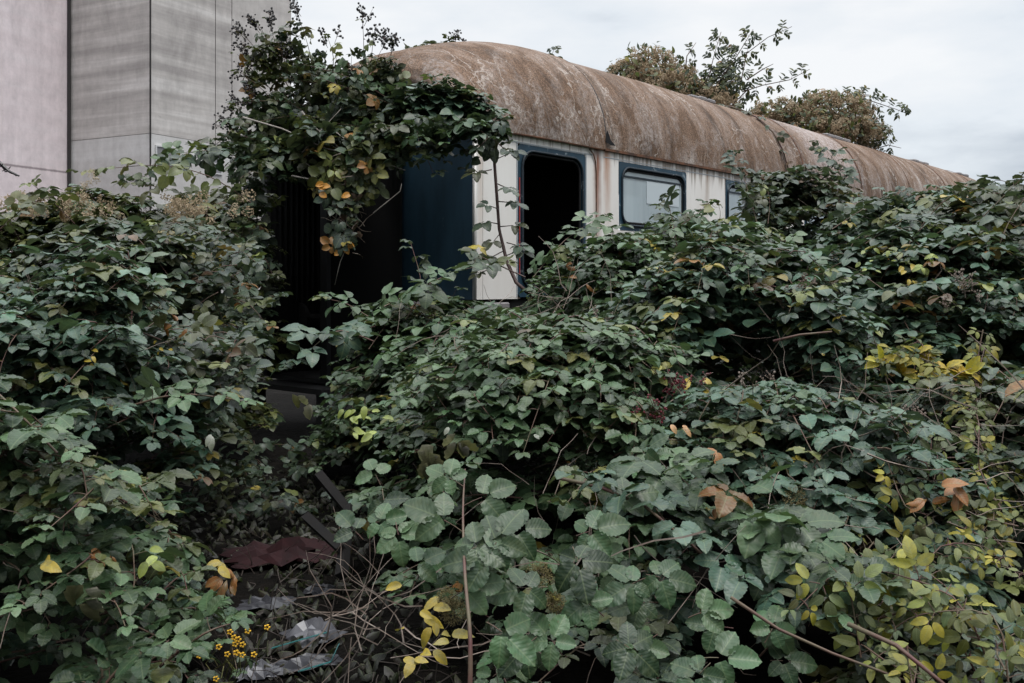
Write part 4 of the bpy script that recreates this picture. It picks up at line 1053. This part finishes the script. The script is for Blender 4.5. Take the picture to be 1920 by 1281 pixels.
for l, s_ in YP:
    for k in range(2 if rng.random() < .45 else 1):
        q = [P3(a_[0], a_[1], min(a_[2], hitd(a_[0], min(1270, a_[1]))-.10))+rv(.045) for a_ in l]
        cane(LB, SB, q, .0035, .07, s_*rng.uniform(.5, .7), 'lemon', .4, Vector((0, -1, .4)), .02, 'C', 0, True, .32, pcol=ycol, both=True)
for (x, y) in ((1720,665),(1775,690),(1690,700),(1745,705),(1815,700),(1650,680)):
    for _ in range(7): LB.add('C', 1, P3(x, y, 4.95), Vector((rng.uniform(-1, 1), -.4, rng.uniform(-.2, 1))), Vector((rng.uniform(-.3, .3), -.6, .8)), rng.uniform(.07, .11), tuple(v*rng.uniform(.9, 1.2) for v in (.36, .29, .03)))
finish(yv, LB, SB, m=M_LEAF2)

# ------------------------------------------------------------------ plants behind the roof
def fluffshrub(px0, px1, lob, d, label, sprays):
    c = P3((px0+px1)/2, 260, d); root = plant('clematis_shrub', Vector((c.x, c.y, 0)), label, 'shrub', 'shrubs behind the carriage')
    LB, SB, FB = Leaves(), MB(), MB()
    SB.tube([Vector((c.x, c.y, 0)), Vector((c.x+.2, c.y, 2)), c], .09, .04, 8)
    for (x, y, rx, ry) in lob:
        cc = P3(x, y, d); RX, RZ = rx/F*d, ry/F*d
        SB.tube([Vector((c.x, c.y, 1.5)), (cc+c)/2-Vector((0,0,.4)), cc], .05, .02, 6)
        nn = int(34*RX*RZ*10)
        for _ in range(nn):
            dd = rv().normalized()
            if dd.y > .5: dd.y *= -1
            p = cc+Vector((dd.x*RX, dd.y*RX, dd.z*RZ))*rng.uniform(.72, 1.02)
            if rng.random() < .72: 
                fluffball(FB, p, rng.uniform(.08, .15), 44, .22)
        for _ in range(int(nn*2.6)):
            dd = rv().normalized(); p = cc+Vector((dd.x*RX, dd.y*RX, dd.z*RZ))*rng.uniform(.6, 1.22)
            LB.add('C', 0, p, rv().normalized(), dd+Vector((0, 0, .6)), rng.uniform(.11, .17), leafcol(rng.choice(('olive', 'olive', 'dark')), .06))
    for l, sp_ in sprays:
        q = [P3(x, y, d-.3+rng.uniform(-.2, .2)) for x, y in l]
        fine = []; SB.tube(q, .016, .006, 4)
        # pinnate leaves
        for i in range(len(q)-1):
            m = max(1, int((q[i+1]-q[i]).length/sp_))
            for k in range(m):
                p = q[i].lerp(q[i+1], (k+rng.random()*.6)/m); t = (q[i+1]-q[i]).normalized()
                for sg in (-1, 1):
                    dd = (Vector((0, 0, 1)).cross(t)*sg*.4+Vector((t.z, 0, -t.x))*sg*.8+t*.5+rv(.25)).normalized(); e_ = p+dd*.16
                    SB.tube([p, e_], .004, .003, 3, cap=False)
                    for f in (.45, .8, 1.1):
                        for s2 in (-1, 1):
                            x_ = (dd*.5+dd.cross(Vector((0, -1, 0)))*s2*.8+rv(.2)).normalized()
                            LB.add('C', 0, p+dd*.16*f, x_, Vector((rng.uniform(-.5, .5), -.8, .6)), rng.uniform(.085, .13), leafcol(rng.choice(('dark', 'olive', 'dark')), .03))
    wplace(FB.build('seed_heads', M_FLUFF, root), root); finish(root, LB, SB, m=M_LEAF2)
fluffshrub(1130, 1320, [(1215,135,52,48),(1170,150,36,34),(1270,160,46,36),(1230,170,90,40),(1320,195,60,38)], 21, 'clematis covered shrub with beige seed heads behind the middle of the roof',
   [([(1300,190),(1330,140),(1340,100),(1352,60)], .17), ([(1310,190),(1360,130),(1372,85)], .15), ([(1330,200),(1350,150),(1385,100),(1412,55)], .15), ([(1300,200),(1345,160),(1365,120)], .14), ([(1320,205),(1350,175),(1380,140)], .14), ([(1350,200),(1390,150),(1400,100),(1440,70),(1485,50)], .2),
    ([(1300,200),(1320,160),(1335,130)], .2), ([(1340,190),(1370,160),(1380,120)], .2), ([(1370,200),(1400,170),(1430,160),(1480,150),(1518,130)], .2), ([(1285,130),(1288,105),(1305,80)], .5), ([(1320,200),(1360,180),(1390,150)], .2), ([(1330,210),(1360,200),(1395,180)], .2), ([(1400,150),(1430,130),(1450,120)], .4)])
fluffshrub(1400, 1660, [(1500,235,70,34),(1560,215,75,42),(1610,255,52,30),(1450,215,50,28),(1540,250,100,34),(1525,180,14,16)], 24, 'wider clematis covered shrub with beige seed heads behind the far part of the roof',
   [([(1580,190),(1620,185),(1650,195),(1680,205),(1705,215)], .2), ([(1590,180),(1630,180),(1660,190)], .25), ([(1620,250),(1640,230),(1650,212)], .3), ([(1640,280),(1665,272),(1690,278)], .25), ([(1560,190),(1600,175),(1630,178)], .25), ([(1640,260),(1655,255),(1662,248)], .3), ([(1485,205),(1500,185),(1515,182)], .3), ([(1690,210),(1700,200),(1705,205)], .3)])
hed = Leaves(); fb = MB()
for _ in range(9000):
    f = rng.random(); cx_ = 22+75*f; hh = 3.6+1.3*math.sin(cx_*.35)+.8*math.sin(cx_*.9+2)
    p = Vector((cx_+rng.uniform(-1.5, 1.5), 70-30*f+rng.uniform(-2, 2), rng.uniform(0, 1)**.7*hh))
    hed.add('C', 0, p, rv().normalized(), rv().normalized()+Vector((0, -.3, .8)), rng.uniform(.5, .9), leafcol(rng.choice(('olive', 'dark', 'mid')), 0))
o = hed.build('far_hedgerow', M_LEAF2, None); tag(o, 'far green hedgerow beyond the end of the carriage', 'hedgerow', kind='stuff')
sp = plant('rooftop_sprig', P3(1033, 120, 14.6), 'small sprig rising above the roof ridge near its front end', 'sprig')
LB, SB = Leaves(), MB(); cane(LB, SB, [P3(1030,135,14.6), P3(1034,108,14.6), P3(1040,88,14.6)], .008, .10, .11, 'dark', .5, None, 0, both=True); finish(sp, LB, SB)
tw = plant('dark_twig', P3(20, 327, 4.2), 'short dark twig poking in at the left edge before the pinkish silo', 'twig')
SB = MB(); SB.tube(pp([(-40,290,4.2),(0,306,4.2),(18,322,4.2),(36,330,4.2)]), .012, .004, 6)
for _ in range(14): f = rng.random(); p = P3(0+32*f, 310+18*f, 4.2); SB.tube([p, p+rv(.012)], .004, .002, 3)
wplace(SB.build('stem', M_BERRY, tw), tw)

# ------------------------------------------------------------------ litter on the path
def crumple(name, px, py, w_, h_, m, label, cat, lift=.03, seed=1, rotz=0, sy=1):
    r = random.Random(seed); d = (CAM_Z-lift)*F/(py-HY); c = P3(px, py, d); c.z = lift
    b = MB(); n = 9; g = []
    for i in range(n):
        row = []
        for j in range(n):
            u, v = i/(n-1)-.5, j/(n-1)-.5; e1 = 1+r.uniform(-.22, .22) 
            row.append((u*w_*e1, v*w_*sy*e1, lift*0+h_*(1-3.6*max(u*u, v*v))*r.uniform(.15, 1)+r.uniform(0, .012)))
        g.append(row)
    b.quadgrid(g); b.f = [tuple(reversed(f)) for f in b.f]
    o = b.build(name, m); o.location = (c.x, c.y, .012); o.rotation_euler = (0, 0, rotz)
    sm = o.modifiers.new('thickness', 'SOLIDIFY'); sm.thickness = .003
    return tag(o, label, cat)
crumple('red_cloth', 530, 1040, .66, .13, M_CLOTH, 'dark red cloth heap in the shadow between the brambles', 'cloth', seed=4, rotz=.2, sy=.6)
crumple('plastic_bag', 585, 1190, .22, .10, M_PLASW, 'crumpled whitish plastic bag in the middle of the littered path', 'plastic bag', seed=8, rotz=.8)
crumple('plastic_sheet', 500, 1130, .26, .05, M_PLASG, 'dirty grey plastic sheet beside the red cloth end of the path', 'plastic sheet', seed=9, rotz=.1, sy=.6)
crumple('plastic_bottle_wrap', 480, 1262, .17, .07, M_PLASW, 'pale crushed wrapper at the bottom left of the littered path', 'wrapper', seed=12, rotz=.4, sy=.6)
crumple('plastic_sheet', 560, 1245, .34, .05, M_PLASG, 'long dirty grey plastic strip at the front of the littered path', 'plastic sheet', seed=14, rotz=.5, sy=.35)
crumple('paper_scrap', 600, 1105, .15, .05, M_PLASG, 'small folded scrap near the wooden debris', 'scrap', seed=15, rotz=1.3)
for l, lab in (([(505,1185,4.35),(560,1178,4.4),(615,1172,4.45)], 'teal plastic strap lying nearest the red cloth'), ([(560,1240,4.1),(620,1215,4.15),(635,1160,4.3)], 'teal plastic strap bent up beside the white bag')):
    b = MB(); q = pp(l); q = [Vector((v.x, v.y, .04+.02*i)) for i, v in enumerate(q)]
    g = [[v+Vector((0, -.012, .004)), v+Vector((0, .012, .0))] for v in q]; b.quadgrid(g); o = b.build('plastic_strap', M_TEAL); tag(o, lab, 'strap'); o.modifiers.new('thickness', 'SOLIDIFY').thickness = .003
# broken wooden frame leaning in the gap
wd = empty('wooden_frame', P3(620, 1060, 4.9)*1.0, 0, 'rotten wooden frame leaning in the dark gap right of the red cloth', 'wooden frame')
for l in ([(640,1080,4.8),(655,950,5.2)], [(598,890,5.4),(655,960,5.2)], [(575,970,5.3),(640,1030,4.9)]):
    b = MB(); q = pp(l); b.tube(q, .034, .030, 4); wplace(b.build('board', M_WOOD, wd), wd)
LB = Leaves()
for _ in range(1700):
    y = rng.uniform(3.4, 8.5); x = rng.uniform(xl(y)-.25, xr(y)+.35)
    LB.add('D', 1, Vector((x, y, rng.uniform(.01, .07))), Vector((rng.uniform(-1, 1), rng.uniform(-1, 1), rng.uniform(-.2, .3))), Vector((rng.uniform(-.6, .6), rng.uniform(-.8, .3), 1)), rng.uniform(.03, .075), rng.choice(((.013,.011,.009),(.022,.017,.014),(.008,.007,.006),(.09,.085,.08),(.013,.014,.011),(.02,.012,.008))))
lr = LB.build('leaf_litter', M_LEAF2, None); tag(lr, 'dead leaves and scraps strewn over the dark path', 'leaf litter', kind='stuff')
b = MB()
for _ in range(260):
    y = rng.uniform(3.3, 6.2); x = rng.uniform(xl(y)-.3, xr(y)+.4); deadtwigs(b, Vector((x, y, .03)), (.05, .05, .02), 1, .28, .0035, .02)
tl = b.build('twig_litter', stem_mat('damp dark twig', (.03,.022,.018), (.06,.048,.04), .85)); tag(tl, 'dead twigs scattered over the dark path', 'twig litter', kind='stuff')
for o in COL.objects:
    if o.parent and o.name.split('.')[0] in ('seed_heads', 'dry_berries', 'panicle_stems', 'dry_moss', 'foliage', 'berry_head'): o['kind'] = 'stuff'
print('verts', sum(len(o.data.vertices) for o in COL.objects if o.type == 'MESH'))
